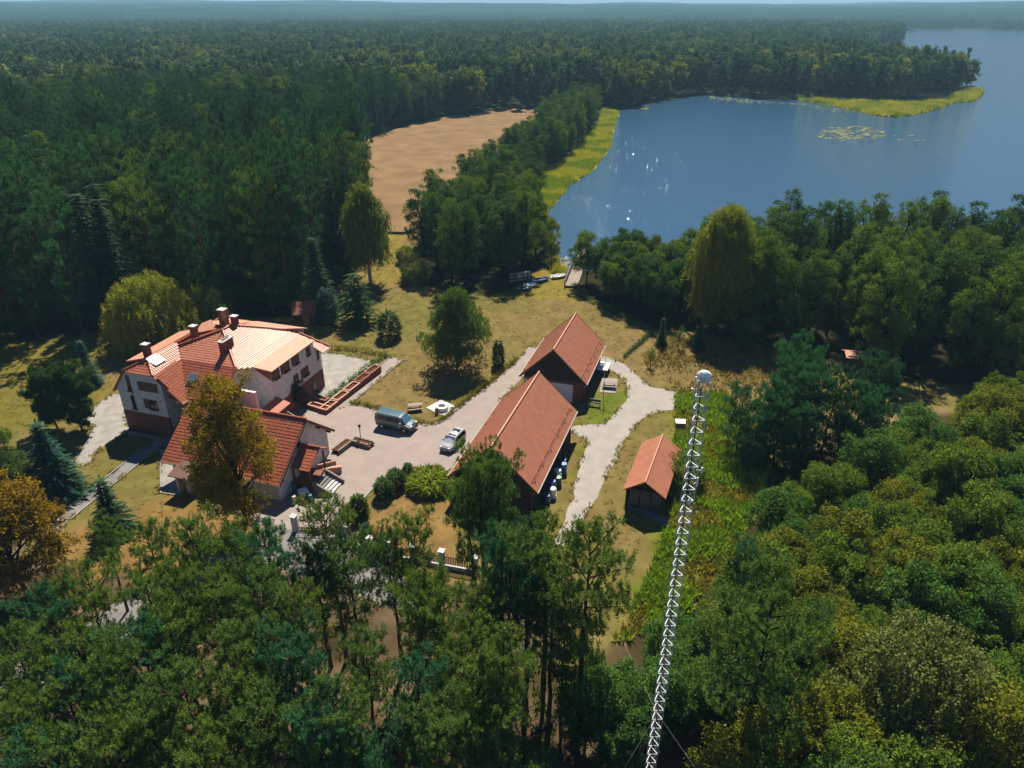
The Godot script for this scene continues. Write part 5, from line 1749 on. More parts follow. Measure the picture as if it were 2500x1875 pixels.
func make_shore() -> void:
	var J := thing("jetty", "long wooden jetty with a crossed railing, running out into the lake", "jetty", Vector3.ZERO)
	var a := Vector3(10.59, 0.00, -124.07)
	var b := Vector3(15.48, 0.00, -147.82)
	var d := (b - a).normalized()
	var s := Vector3(-d.z, 0, d.x)
	var l := a.distance_to(b)
	var bs := Basis(s, Vector3.UP, s.cross(Vector3.UP))
	var dk := MB.new()
	var x := 0.0
	while x < l:
		dk.col = Color.WHITE * rng.randf_range(0.8, 1.12)
		dk.box(a + d * (x + 0.09) + Vector3(0, 0.38, 0), Vector3(2.4, 0.05, 0.165), bs)
		x += 0.18
	part("deck_planks", dk, M.deck, J, true)
	for t in [-0.9, 0.9]:
		var m := MB.new()
		m.beam(a + s * t + Vector3(0, 0.26, 0), b + s * t + Vector3(0, 0.26, 0), 0.12, 0.18)
		part("bearer", m, M.wood, J)
	var n := int(l / 2.0)
	for i in n + 1:
		var o := a + d * (i * l / n)
		for t in [-1.12, 1.12]:
			var m := MB.new()
			m.tube(o + s * t + Vector3(0, -0.8, 0), o + s * t + Vector3(0, 1.4 if t < 0 else 0.4, 0), 0.07, 0.06, 6, true)
			part("pile", m, M.wood_brown, J)
		if i > 0:
			var o0 := a + d * ((i - 1) * l / n)
			var m := MB.new()
			m.beam(o0 + s * -1.12 + Vector3(0, 0.5, 0), o + s * -1.12 + Vector3(0, 1.35, 0), 0.05, 0.07)
			m.beam(o0 + s * -1.18 + Vector3(0, 1.35, 0), o + s * -1.18 + Vector3(0, 0.5, 0), 0.05, 0.07)
			part("cross_brace", m, M.wood_brown, J)
			m = MB.new()
			m.beam(o0 + s * -1.12 + Vector3(0, 1.42, 0), o + s * -1.12 + Vector3(0, 1.42, 0), 0.09, 0.06)
			part("handrail", m, M.deck, J)
	boat("pedal_boat", "white pedal boat lying on the grass beside the jetty", Vector3(8.69, 0.00, -129.65), 0.5, 3.2, 1.5, 0.5, M.white_gloss, M.alloy, 3)
	boat("rowing_boat", "blue rowing boat at the edge of the trees' shadow", Vector3(5.07, 0.00, -127.37), 0.5, 3.8, 1.5, 0.55, M.blue, M.navy, 3)
	boat("dinghy", "round white dinghy between the blue and the green boat", Vector3(3.27, 0.00, -124.72), 0.4, 2.4, 1.4, 0.5, M.white, M.alloy, 1)
	boat("rowing_boat", "green and white rowing boat, nearest to the barns", Vector3(2.13, 0.00, -123.00), 0.35, 3.0, 1.2, 0.45, M.green_paint, M.white, 2)
	var rack := thing("kayak_rack", "wooden rack that carries pale kayaks in the shade of the grove", "rack", Vector3(1.51, 0.00, -126.92), 0.45)
	for q in [-1.2, 1.2]:
		var m := MB.new()
		for z in [-0.5, 0.6]:
			m.box(Vector3(q, 1.0, z), Vector3(0.1, 2.0, 0.1))
		for k in 3:
			m.box(Vector3(q, 0.35 + k * 0.6, 0.05), Vector3(0.08, 0.08, 1.4))
		part("frame", m, M.wood, rack)
	for k in 3:
		boat("kayak", ["pale kayak on the lowest rung of the rack under the trees", "pale kayak on the middle rung of the rack under the trees", "pale kayak on the top rung of the rack under the trees"][k], Vector3(1.51, 0.00, -126.92) + Vector3(0, 0.4 + k * 0.6, 0), 0.45, 4.2, 0.62, 0.3, M.slab, M.plastic, 2, "kayaks on the rack")

# ---------------------------------------------------------------- plants
func make_library() -> void:
	rng.seed = 101
	trees.pine = []
	for i in 6:
		trees.pine.append(pine_shape(15.0, [2.2, 2.6, 2.0, 2.8, 2.3, 2.4][i], [0.36, 0.42, 0.5, 0.34, 0.45, 0.55][i], 1.0, 0.72, [0.0, 0.03, 0.01, 0.05, 0.02, 0.0][i]))
	trees.clump = []
	for i in 3:
		trees.clump.append(pine_shape(10.0, [2.9, 3.3, 2.6][i], 0.08, 1.1, 0.8))
	trees.mid_pine = []
	for i in 4:
		trees.mid_pine.append(pine_shape(20.0, [3.1, 3.4, 2.8, 3.6][i], [0.16, 0.22, 0.14, 0.12][i], 0.8, 1.2))
	trees.broad = []
	for i in 5:
		trees.broad.append(broad_shape(10.0, [2.9, 3.2, 2.7, 3.4, 3.0][i], 0.14, 0.85, 0.7, "leaf", 24))
	trees.tall = []
	for i in 5:
		trees.tall.append(broad_shape(20.0, [3.9, 3.5, 4.3, 3.7, 3.2][i], 0.10, 0.62, 1.0, "leaf", 30, [1.0, 0.85, 1.2, 0.8, 1.1][i], 0.86))
	trees.spruce = []
	for i in 3:
		trees.spruce.append(spruce_shape(10.0, [2.5, 2.2, 2.8][i], 1.5, 0.85))
	trees.mid_spruce = []
	for i in 2:
		trees.mid_spruce.append(spruce_shape(18.0, 2.9, 1.0, 1.2))
	# simpler ones for the wood far away
	trees.far_pine = []
	trees.far_broad = []
	trees.far_spruce = []
	for i in 3:
		trees.far_pine.append(broad_shape(20.0, 2.7, 0.38, 0.32, 1.3, "far", 9, 0.9, 0.92))
		trees.far_broad.append(broad_shape(18.0, 3.9, 0.10, 0.30, 1.5, "far", 12))
		trees.far_spruce.append(broad_shape(20.0, 2.3, 0.12, 0.30, 1.2, "far", 14, 0.5, 0.99))

func pick(a: Array):
	return a[rng.randi() % a.size()]

const NTH := ["first", "second", "third", "fourth", "fifth", "sixth", "seventh", "eighth", "ninth", "tenth", "eleventh", "twelfth", "thirteenth", "fourteenth", "fifteenth", "sixteenth", "seventeenth", "eighteenth", "nineteenth", "twentieth"]

# tells alike trees of a group apart by the row they stand in and their place along it
func by_rows(list: Array, per_row: int, what: String, row_from: String, along_from: String) -> void:
	list.sort_custom(func(a, b): return a.position.z < b.position.z)
	var rows := int(ceil(float(list.size()) / per_row))
	for r in rows:
		var row := list.slice(r * per_row, mini((r + 1) * per_row, list.size()))
		row.sort_custom(func(a, b): return a.position.x < b.position.x)
		for i in row.size():
			row[i].set_meta("label", "%s, %s in %s row from %s, counted from %s" % [what, NTH[mini(i, 19)], NTH[mini(r, 19)], row_from, along_from])

func make_specials() -> void:
	rng.seed = 7
	plant("larch_tree", broad_shape(11.6, 4.7, 0.04, 1.5, 0.75, "needle", 44, 0.58, 0.97), M.pine_olive, M.bark_dark, Vector3(-7.67, 0.00, -91.38), 1.0, "broad dark green larch standing alone on the lawn between house and barns", "tree")
	plant("columnar_thuja", bush_shape(4.0, 0.72, "spray", 0.42, 1.5, 0.45), M.yew, M.bark, Vector3(-1.91, 0.00, -92.03), 1.0, "slim dark columnar thuja beside the drive near the far barn", "shrub", "", "foliage")
	plant("rounded_conifer", bush_shape(4.2, 1.75, "spray", 0.62, 1.0, 0.35), M.yew, M.bark, Vector3(-18.76, 0.00, -101.92), 1.0, "dark egg-shaped conifer alone on the lawn behind the larch", "shrub", "", "foliage")
	plant("weeping_birch", weeping_shape(18.6, 3.9, 0.10, 1.5, 30, 1.25, true), M.birch, M.bark_birch, Vector3(-26.05, 0.00, -126.92), 1.0, "tall light green weeping birch at the corner of the dark wood beside the wheat", "tree")
	plant("weeping_willow", weeping_shape(10.4, 5.9, 0.05, 1.7, 34, 1.25), M.willow, M.bark, Vector3(-54.04, 0.00, -100.23), 1.0, "big yellow-green weeping willow right behind the white house", "tree")
	plant("weeping_willow", weeping_shape(6.6, 4.2, 0.05, 1.3, 22, 1.2), M.willow_dark, M.bark, Vector3(-48.67, 0.00, -105.77), 1.0, "darker smaller willow between the yellow-green willow and the chimneys", "tree")
	var s := spruce_shape(13.6, 3.2, 1.5, 1.0)
	plant("spruce_tree", s, M.spruce, M.bark_dark, Vector3(-31.38, 0.00, -110.92), 1.0, "tall dark spruce at the wood's edge beside the wooden hut", "tree")
	plant("columnar_thuja", bush_shape(6.3, 1.4, "spray", 0.6, 1.3, 0.4), M.spruce_blue, M.bark, Vector3(-29.13, 0.00, -106.60), 1.0, "blue-green pointed thuja in front of the tall dark spruce", "shrub", "", "foliage")
	plant("cedar_tree", spruce_shape(9.0, 3.7, 0.8, 1.3, 0.7), M.pine_dark, M.bark_dark, Vector3(-24.58, 0.00, -107.44), 1.0, "wide layered dark conifer below the weeping birch", "tree")
	plant("spruce_tree", trees.spruce[0], M.spruce_blue, M.bark_dark, Vector3(-56.41, 0.00, -86.15), 0.68, "dark spruce close behind the house's gable end by the parking area", "tree")
	plant("pine_tree", pine_shape(7.0, 2.4, 0.10, 2.4, 0.8), M.pine_dark, M.bark_dark, Vector3(-54.84, 0.00, -74.94), 1.0, "round dark pine at the meadow's edge, farther from the house of a pair", "tree")
	plant("pine_tree", pine_shape(8.2, 2.6, 0.10, 2.4, 0.8), M.pine_dark, M.bark_dark, Vector3(-51.53, 0.00, -74.28), 1.0, "round dark pine beside the parking area, nearer the house of a pair", "tree")
	plant("spruce_tree", spruce_shape(9.2, 2.9, 1.8, 0.8), M.spruce_blue, M.bark_dark, Vector3(-46.82, 0.00, -61.32), 1.0, "bushy dark blue spruce below the parking area", "tree")
	plant("spruce_tree", spruce_shape(6.6, 2.1, 1.7, 0.7), M.spruce, M.bark_dark, Vector3(-38.19, 0.00, -55.37), 1.0, "small dark spruce on the dry front lawn", "tree")
	plant("ash_tree", trees.broad[0], M.alder_light, M.bark, Vector3(-52.79, 0.00, -61.68), 0.8, "green leafy tree at the meadow's edge beside the blue spruce", "tree")
	plant("ash_tree", trees.broad[2], M.alder, M.bark, Vector3(-49.40, 0.00, -59.92), 0.62, "dark leafy bush tree between the blue spruce and the rust-brown maple", "tree")
	plant("maple_tree", broad_shape(17.6, 4.3, 0.05, 0.75, 0.8, "leaf", 30, 0.85, 0.9), M.maple, M.bark_dark, Vector3(-26.03, 0.00, -56.31), 1.0, "tall maple turning gold and brown in front of the low tiled wing", "tree")
	plant("maple_tree", broad_shape(12.0, 4.4, 0.10, 1.0, 0.85, "leaf", 26), M.maple_rust, M.bark_dark, Vector3(-41.66, 0.00, -46.87), 1.0, "wide rust-brown maple at the edge of the foreground pines", "tree")
	plant("purple_shrub", broad_shape(4.2, 1.7, 0.1, 1.2, 0.6, "leaf", 12), M.purple, M.bark_dark, Vector3(-27.35, 0.00, -80.30), 1.0, "dark purple-leaved shrub at the terrace wall of the house", "shrub", "", "foliage")
	# clipped and rounded shrubs beside the drive
	var ball := bush_shape(2.2, 0.82, "spray", 0.36, 1.3, 0.0)
	plant("round_shrub", ball, M.yew, M.bark, Vector3(-13.25, 0.00, -61.11), 1.0, "ball-shaped dark green shrub at the drive, nearer the gate of two", "shrub", "", "foliage")
	plant("round_shrub", ball, M.yew, M.bark, Vector3(-12.21, 0.00, -62.77), 1.0, "ball-shaped dark green shrub at the drive, beside the spreading juniper", "shrub", "", "foliage")
	plant("cone_shrub", bush_shape(1.8, 0.5, "spray", 0.3, 1.3, 0.6), M.yew, M.bark, Vector3(-11.19, 0.00, -64.65), 1.0, "small pointed shrub squeezed between ball shrub and spreading juniper", "shrub", "", "foliage")
	plant("spreading_juniper", bush_shape(1.3, 2.3, "spray", 0.55, 1.5, 0.0), M.gold_bush, M.bark, Vector3(-8.68, 0.00, -62.99), 1.0, "wide low bright green juniper beside the ivy-grown barn", "shrub", "", "foliage")
	plant("cone_shrub", bush_shape(2.7, 0.85, "spray", 0.38, 1.4, 0.55), M.thuja, M.bark, Vector3(-15.17, 0.00, -57.78), 1.0, "cone-shaped thuja beside the drive, the larger of the two by the gate", "shrub", "", "foliage")
	plant("cone_shrub", bush_shape(2.2, 0.8, "spray", 0.38, 1.4, 0.55), M.hedge, M.bark, Vector3(-16.16, 0.00, -56.62), 1.0, "cone-shaped yellowish thuja right at the gate pillar", "shrub", "", "foliage")
	plant("cone_shrub", bush_shape(2.8, 0.5, "spray", 0.32, 1.5, 0.6), M.spruce, M.bark, Vector3(-13.56, 0.00, -53.28), 1.0, "thin dark pointed shrub behind the fence pillar", "shrub", "", "foliage")
	plant("cone_shrub", bush_shape(2.3, 0.75, "spray", 0.36, 1.5, 0.5), M.wood_red, M.bark, Vector3(-12.19, 0.00, -52.41), 1.0, "brownish cone shrub behind the picket fence", "shrub", "", "foliage")
	# hedges
	hedge("low yellowish hedge along the lawn behind the van", [Vector2(-20.70, -81.15), Vector2(-17.95, -80.19), Vector2(-14.53, -78.11), Vector2(-10.99, -76.01), Vector2(-9.39, -76.01)], 0.55, 0.5, M.hedge)
	hedge("low clipped hedge along the drive between lawn and barns", [Vector2(-9.11, -76.20), Vector2(-7.75, -78.11), Vector2(-6.30, -81.05), Vector2(-3.83, -85.56), Vector2(-1.43, -90.09), Vector2(0.71, -94.05)], 0.6, 0.5, M.hedge)
	hedge("low hedge along the far side of the terrace", [Vector2(-26.77, -97.71), Vector2(-23.62, -97.13), Vector2(-20.42, -96.13), Vector2(-17.71, -94.87)], 0.9, 0.5, M.hedge)
	hedge("green shrubs between terrace and brick planter", [Vector2(-23.86, -82.14), Vector2(-21.70, -87.35), Vector2(-19.96, -91.77), Vector2(-18.42, -94.87)], 0.7, 0.8, M.thicket_green)
	hedge("short dark hedge on the lawn beyond the gravel track", [Vector2(16.24, -94.60), Vector2(18.30, -98.00), Vector2(21.65, -103.34)], 0.7, 0.5, M.alder)
	hedge("dark clipped hedge at the foot of the bushes near the jetty", [Vector2(11.97, -120.08), Vector2(15.77, -113.10), Vector2(20.00, -107.10)], 1.0, 0.7, M.alder)
	# small trees on the meadow
	plant("spruce_tree", trees.spruce[1], M.spruce, M.bark, Vector3(22.42, 0.00, -99.18), 0.46, "young spruce at the end of the short dark hedge", "tree")
	plant("sapling", broad_shape(3.0, 0.9, 0.3, 0.5, 0.5, "leaf", 8), M.alder_light, M.bark, Vector3(19.48, 0.00, -91.64), 1.0, "thin sapling on the lawn beyond the gravel track", "tree")
	plant("sapling", broad_shape(3.4, 1.1, 0.3, 0.35, 0.5, "leaf", 9), M.thicket, M.bark, Vector3(24.70, 0.00, -98.00), 1.0, "sparse sapling beside the young spruce on the meadow", "tree")
	plant("spruce_tree", trees.spruce[2], M.spruce_blue, M.bark, Vector3(27.58, 0.00, -97.28), 0.42, "low dark conifer on the meadow beneath the weeping golden tree", "tree")
	plant("alder_tree", trees.broad[3], M.alder, M.bark, Vector3(33.97, 0.00, -96.27), 0.58, "round bush tree on the meadow's far edge before the dark lakeside row", "tree")
	plant("golden_willow", weeping_shape(20.0, 4.9, 0.06, 1.8, 40, 1.4, true), M.willow_gold, M.bark, Vector3(32.04, 0.00, -105.44), 1.0, "tall drooping golden-green tree standing out of the lakeside row", "tree")
	plant("shrub", bush_shape(2.2, 1.6, "leaf", 0.7, 1.0), M.pine_blue, M.bark, Vector3(26.88, 0.00, -67.59), 1.0, "blue-green shrub at the foot of the pine clump beside the mast", "shrub", "", "foliage")
	plant("shrub", bush_shape(3.4, 2.4, "leaf", 0.8, 1.0), M.alder_light, M.bark, Vector3(17.90, 0.00, -63.51), 1.0, "leafy green shrub between carport and mast", "shrub", "", "foliage")
	plant("shrub", bush_shape(4.4, 3.0, "leaf", 0.8, 1.0), M.grey_tree, M.bark, Vector3(-17.37, 0.00, -126.92), 1.0, "silver-green bush at the lawn's edge before the dark grove", "shrub", "", "foliage")
	plant("shrub", bush_shape(3.2, 2.2, "leaf", 0.8, 1.0), M.birch, M.bark, Vector3(-20.80, 0.00, -139.01), 1.0, "pale olive bush beside the silver-green one at the grove", "shrub", "", "foliage")
	plant("shrub", bush_shape(3.0, 2.0, "leaf", 0.7, 1.0), M.alder, M.bark, Vector3(-0.44, 0.00, -63.89), 1.0, "dark shrub at the near corner of the ivy-grown barn", "shrub", "", "foliage")
	# the pine clump beside the mast
	var k := 0
	var mine := []
	for e in [[Vector3(33.62, 0.0, -75.91), 12.5], [Vector3(43.07, 0.0, -76.11), 10], [Vector3(44.58, 0.0, -75.62), 8.5], [Vector3(25.61, 0.0, -69.78), 9], [Vector3(28.69, 0.0, -66.54), 10], [Vector3(37.43, 0.0, -67.84), 10], [Vector3(32.91, 0.0, -70.14), 11], [Vector3(35.15, 0.0, -69.34), 11], [Vector3(28.60, 0.0, -69.38), 10], [Vector3(31.38, 0.0, -70.81), 12], [Vector3(35.27, 0.0, -66.12), 9.5], [Vector3(26.32, 0.0, -66.64), 8], [Vector3(31.18, 0.0, -65.71), 9], [Vector3(39.11, 0.0, -67.53), 8.5]]:
		mine.append(plant("pine_tree", pick(trees.clump), [M.pine_blue, M.pine_deep, M.pine_blue][k % 3], M.bark_dark, e[0], e[1] / 11.5, "dense blue-green pine in the clump between mast and lakeside row", "tree", "pines of the clump beside the mast"))
		k += 1
	by_rows(mine, 5, "dense dark clump pine", "the lake", "the mast")
	mine = []
	# pines of the foreground wood
	k = 0
	for e in [[Vector3(-21.36, 0.0, -39.09), 14], [Vector3(-16.35, 0.0, -38.10), 14], [Vector3(-19.87, 0.0, -40.16), 12], [Vector3(-12.79, 0.0, -39.85), 14.6], [Vector3(-11.17, 0.0, -38.69), 13], [Vector3(-8.33, 0.0, -39.07), 13], [Vector3(-13.90, 0.0, -39.29), 12], [Vector3(-7.00, 0.0, -39.58), 14], [Vector3(-2.37, 0.0, -44.89), 15], [Vector3(-0.84, 0.0, -44.41), 15], [Vector3(-3.11, 0.0, -45.16), 12], [Vector3(-0.93, 0.0, -37.33), 15], [Vector3(4.50, 0.0, -33.59), 17], [Vector3(2.43, 0.0, -38.17), 15], [Vector3(1.02, 0.0, -35.33), 15], [Vector3(2.56, 0.0, -34.22), 13], [Vector3(-0.51, 0.0, -34.22), 14], [Vector3(-1.75, 0.0, -33.16), 13], [Vector3(3.46, 0.0, -34.80), 10], [Vector3(-25.02, 0.0, -39.38), 13], [Vector3(-32.29, 0.0, -45.10), 9], [Vector3(-28.60, 0.0, -32.73), 14], [Vector3(-26.83, 0.0, -33.32), 14], [Vector3(-20.78, 0.0, -34.33), 14], [Vector3(-16.07, 0.0, -34.33), 14], [Vector3(-15.81, 0.0, -29.83), 14], [Vector3(-12.64, 0.0, -28.82), 14], [Vector3(-5.77, 0.0, -33.15), 14], [Vector3(-3.71, 0.0, -33.71), 14], [Vector3(-21.53, 0.0, -27.38), 14], [Vector3(-9.65, 0.0, -25.73), 14], [Vector3(-5.24, 0.0, -27.55), 14], [Vector3(-15.70, 0.0, -23.43), 13], [Vector3(-25.16, 0.0, -25.30), 13], [Vector3(-21.74, 0.0, -23.43), 13], [Vector3(-8.99, 0.0, -31.33), 12], [Vector3(-21.58, 0.0, -30.16), 14], [Vector3(-13.45, 0.0, -33.86), 13], [Vector3(-18.52, 0.0, -33.86), 13], [Vector3(-27.88, 0.0, -28.99), 14], [Vector3(-12.63, 0.0, -24.58), 13], [Vector3(-7.53, 0.0, -25.13), 11], [Vector3(-2.21, 0.0, -27.85), 14], [Vector3(-0.23, 0.0, -28.99), 14], [Vector3(-3.56, 0.0, -25.06), 13], [Vector3(-1.09, 0.0, -26.35), 12], [Vector3(-22.77, 0.0, -22.77), 13], [Vector3(-20.36, 0.0, -23.88), 13], [Vector3(-14.37, 0.0, -27.36), 13], [Vector3(-18.24, 0.0, -27.63), 13], [Vector3(-19.73, 0.0, -26.05), 13], [Vector3(-25.22, 0.0, -28.18), 13], [Vector3(-24.70, 0.0, -30.85), 13], [Vector3(-20.21, 0.0, -31.81), 13], [Vector3(-14.85, 0.0, -31.81), 13], [Vector3(-23.59, 0.0, -34.95), 13], [Vector3(-10.27, 0.0, -25.06), 13], [Vector3(-26.92, 0.0, -26.56), 13], [Vector3(-3.74, 0.0, -29.93), 13]]:
		mine.append(plant("pine_tree", trees.pine[(k * 5 + 1) % 6], [M.pine, M.pine_olive, M.pine, M.pine_blue, M.pine_olive][(k * 3) % 5], M.bark_red if k % 2 else M.bark, e[0], e[1] / 15.0 * rng.randf_range(0.97, 1.03), "tall open-crowned pine in the foreground wood between road and camera edge", "tree", "pines of the foreground wood"))
		k += 1
	by_rows(mine, 9, "open-crowned foreground pine", "the yard", "the rust-brown maple")
	plant("pine_tree", pine_shape(15.5, 4.8, 0.22, 1.1, 0.9), M.pine, M.bark_dark, Vector3(14.79, 0.0, -30.76), 1.0, "biggest broad pine in the foreground thicket beside the mast", "tree")
	plant("willow_tree", weeping_shape(13.0, 4.4, 0.08, 1.6, 30, 0.9), M.grey_tree, M.bark, Vector3(24.49, 0.0, -30.23), 1.0, "feathery grey-green tree in the foreground thicket beyond the broad pine", "tree")
	plant("willow_tree", weeping_shape(12.0, 3.6, 0.08, 1.4, 26, 0.9), M.thicket_gold, M.bark, Vector3(27.37, 0.0, -27.13), 1.0, "golden feathery tree at the thicket's outer edge", "tree")
	plant("pine_tree", trees.pine[3], M.pine_blue, M.bark_dark, Vector3(17.40, 0.0, -40.99), 0.66, "single blue-green pine among the leafy thicket beside the mast", "tree")

func hedge(label: String, line: Array, h: float, w: float, leaf: Material) -> void:
	var st := new_st()
	var stem := MB.new()
	for i in line.size() - 1:
		var a: Vector2 = line[i]
		var b: Vector2 = line[i + 1]
		var n := int(a.distance_to(b) * 13.0)
		for j in n:
			var p := a.lerp(b, (j + rng.randf()) / n)
			var hh := h * (0.82 + 0.3 * nz.get_noise_2d(p.x * 30.0, p.y * 30.0))
			put(st, "leaf", rng.randi_range(1, 3), Vector3(p.x + rng.randf_range(-w, w) * 0.6, rng.randf_range(0.15, 1.0) * hh, p.y + rng.randf_range(-w, w) * 0.6), rng.randf_range(0.42, 0.62), spin())
			if j % 14 == 0:
				stem.tube(Vector3(p.x, 0, p.y), Vector3(p.x, h * 0.7, p.y), 0.03, 0.02, 4)
	var H := thing("hedge", label, "hedge", Vector3.ZERO)
	part("foliage", st.commit(), leaf, H, true)
	part("stems", stem, M.bark, H, true)

func scatter(poly: PackedVector2Array, gap: float, jit := 0.45) -> Array:
	var lo := Vector2(1e9, 1e9)
	var hi := -lo
	for p in poly:
		lo = lo.min(p)
		hi = hi.max(p)
	var out := []
	var y := lo.y
	var odd := false
	while y < hi.y:
		var x := lo.x + (gap * 0.5 if odd else 0.0)
		while x < hi.x:
			var p := Vector2(x + rng.randf_range(-jit, jit) * gap, y + rng.randf_range(-jit, jit) * gap)
			if inside(p, poly):
				out.append(p)
			x += gap
		odd = not odd
		y += gap * 0.87
	return out

func v3(p: Vector2, y := 0.0) -> Vector3:
	return Vector3(p.x, y, p.y)

func make_groves() -> void:
	rng.seed = 33
	# leafy thicket beside the mast
	var thicket := PackedVector2Array([Vector2(63.41, -77.10), Vector2(52.66, -70.35), Vector2(42.06, -64.47), Vector2(36.03, -60.45), Vector2(28.60, -56.66), Vector2(23.52, -52.22), Vector2(19.99, -47.62), Vector2(17.20, -43.57), Vector2(13.30, -39.56), Vector2(10.90, -36.41), Vector2(6.35, -35.67), Vector2(4.03, -34.26), Vector2(2.19, -31.95), Vector2(0.97, -28.97), Vector2(0.00, -26.08), Vector2(0.00, -17.13), Vector2(31.99, -17.13), Vector2(82.78, -74.92)])
	var mine := []
	for p in scatter(thicket, 3.7):
		var q := Vector2(p.x - 8.3, p.y + 28.2)
		if p.y > -13.0 or q.length() < 1.8 or Vector2(p.x - 17.2, p.y + 31.0).length() < 3.0:
			continue
		var near: bool = p.x < 13.0
		var g := nz.get_noise_2d(p.x * 5.0, p.y * 5.0)
		var m: Material = M.thicket_green if near or g > 0.22 else M.thicket_gold if g < -0.22 else M.thicket
		var h := rng.randf_range(0.78, 1.05) * (0.72 if near else 0.95)
		mine.append(plant("thicket_tree", pick(trees.broad), m, M.bark_dark, v3(p), h, "low bushy green tree at the foot of the lattice mast" if near else "yellowish green leafy tree in the dense thicket beside the lattice mast", "tree", "leafy trees at the mast's foot" if near else "leafy trees of the thicket"))
	by_rows(mine, 13, "leafy tree of the thicket", "the meadow", "the mast")
	mine = []
	# lakeside row
	var row := PackedVector2Array([Vector2(26.28, -105.77), Vector2(32.59, -103.81), Vector2(39.74, -98.29), Vector2(46.66, -92.70), Vector2(55.76, -87.59), Vector2(67.33, -83.82), Vector2(78.11, -83.82), Vector2(102.62, -117.48), Vector2(89.72, -119.48), Vector2(70.17, -123.64), Vector2(48.94, -126.47), Vector2(35.49, -126.92)])
	for p in scatter(row, 5.1):
		if p.distance_to(Vector2(32.1, -105.8)) < 4.6:
			continue
		mine.append(plant("lakeside_tree", pick(trees.tall), M.alder if rng.randf() < 0.6 else M.alder_light, M.bark_dark, v3(p), rng.randf_range(0.68, 0.94), "tall dark alder in the long row along the lake behind the meadow", "tree", "alders of the lakeside row"))
	by_rows(mine, 19, "tall dark lakeside alder", "the lake", "the jetty")
	mine = []
	var low := PackedVector2Array([Vector2(12.50, -124.72), Vector2(16.05, -115.54), Vector2(20.59, -108.81), Vector2(26.06, -106.26), Vector2(33.98, -126.92), Vector2(19.52, -132.01), Vector2(13.41, -129.19)])
	for p in scatter(low, 3.9):
		mine.append(plant("bushy_tree", pick(trees.broad), M.alder if rng.randf() < 0.55 else M.alder_light, M.bark_dark, v3(p), rng.randf_range(0.8, 1.02), "bushy green alder between the jetty and the tall lakeside row", "tree", "bushy alders beside the jetty"))
	by_rows(mine, 8, "bushy alder beside the jetty", "the lake", "the jetty")
	mine = []
	# grove between wheat and lake
	var grove := PackedVector2Array([Vector2(-20.40, -139.01), Vector2(-17.96, -132.01), Vector2(-13.35, -124.28), Vector2(-8.72, -121.32), Vector2(-2.20, -122.57), Vector2(0.91, -126.92), Vector2(5.46, -136.44), Vector2(6.18, -162.99), Vector2(4.44, -197.68), Vector2(11.42, -229.20), Vector2(22.04, -259.64), Vector2(31.94, -311.23), Vector2(43.05, -380.89), Vector2(24.41, -365.32), Vector2(6.58, -267.81), Vector2(-5.92, -212.12), Vector2(-13.96, -175.08)])
	for p in scatter(grove, 5.3):
		mine.append(plant("alder_tree", pick(trees.tall), M.alder if rng.randf() < 0.66 else M.alder_light, M.bark_dark, v3(p), rng.randf_range(0.62, 0.86) * (0.9 if p.y < -170.0 else 1.0), "dark green alder in the grove between wheat field and lake", "tree", "alders of the grove"))
	by_rows(mine, 20, "dark alder of the grove", "the cove", "the wheat")
	for e in [[Vector3(7.75, 0.00, -139.01), 0.62, "nearest the pedal boat"], [Vector3(7.54, 0.00, -147.24), 0.7, "the tallest and middle one"], [Vector3(7.16, 0.00, -154.77), 0.6, "nearest the reeds"]]:
		plant("shore_shrub", pick(trees.broad), M.birch, M.bark, e[0], e[1], "yellowish bush at the water beside the grove, %s" % e[2], "shrub", "bushes at the water's edge", "foliage")

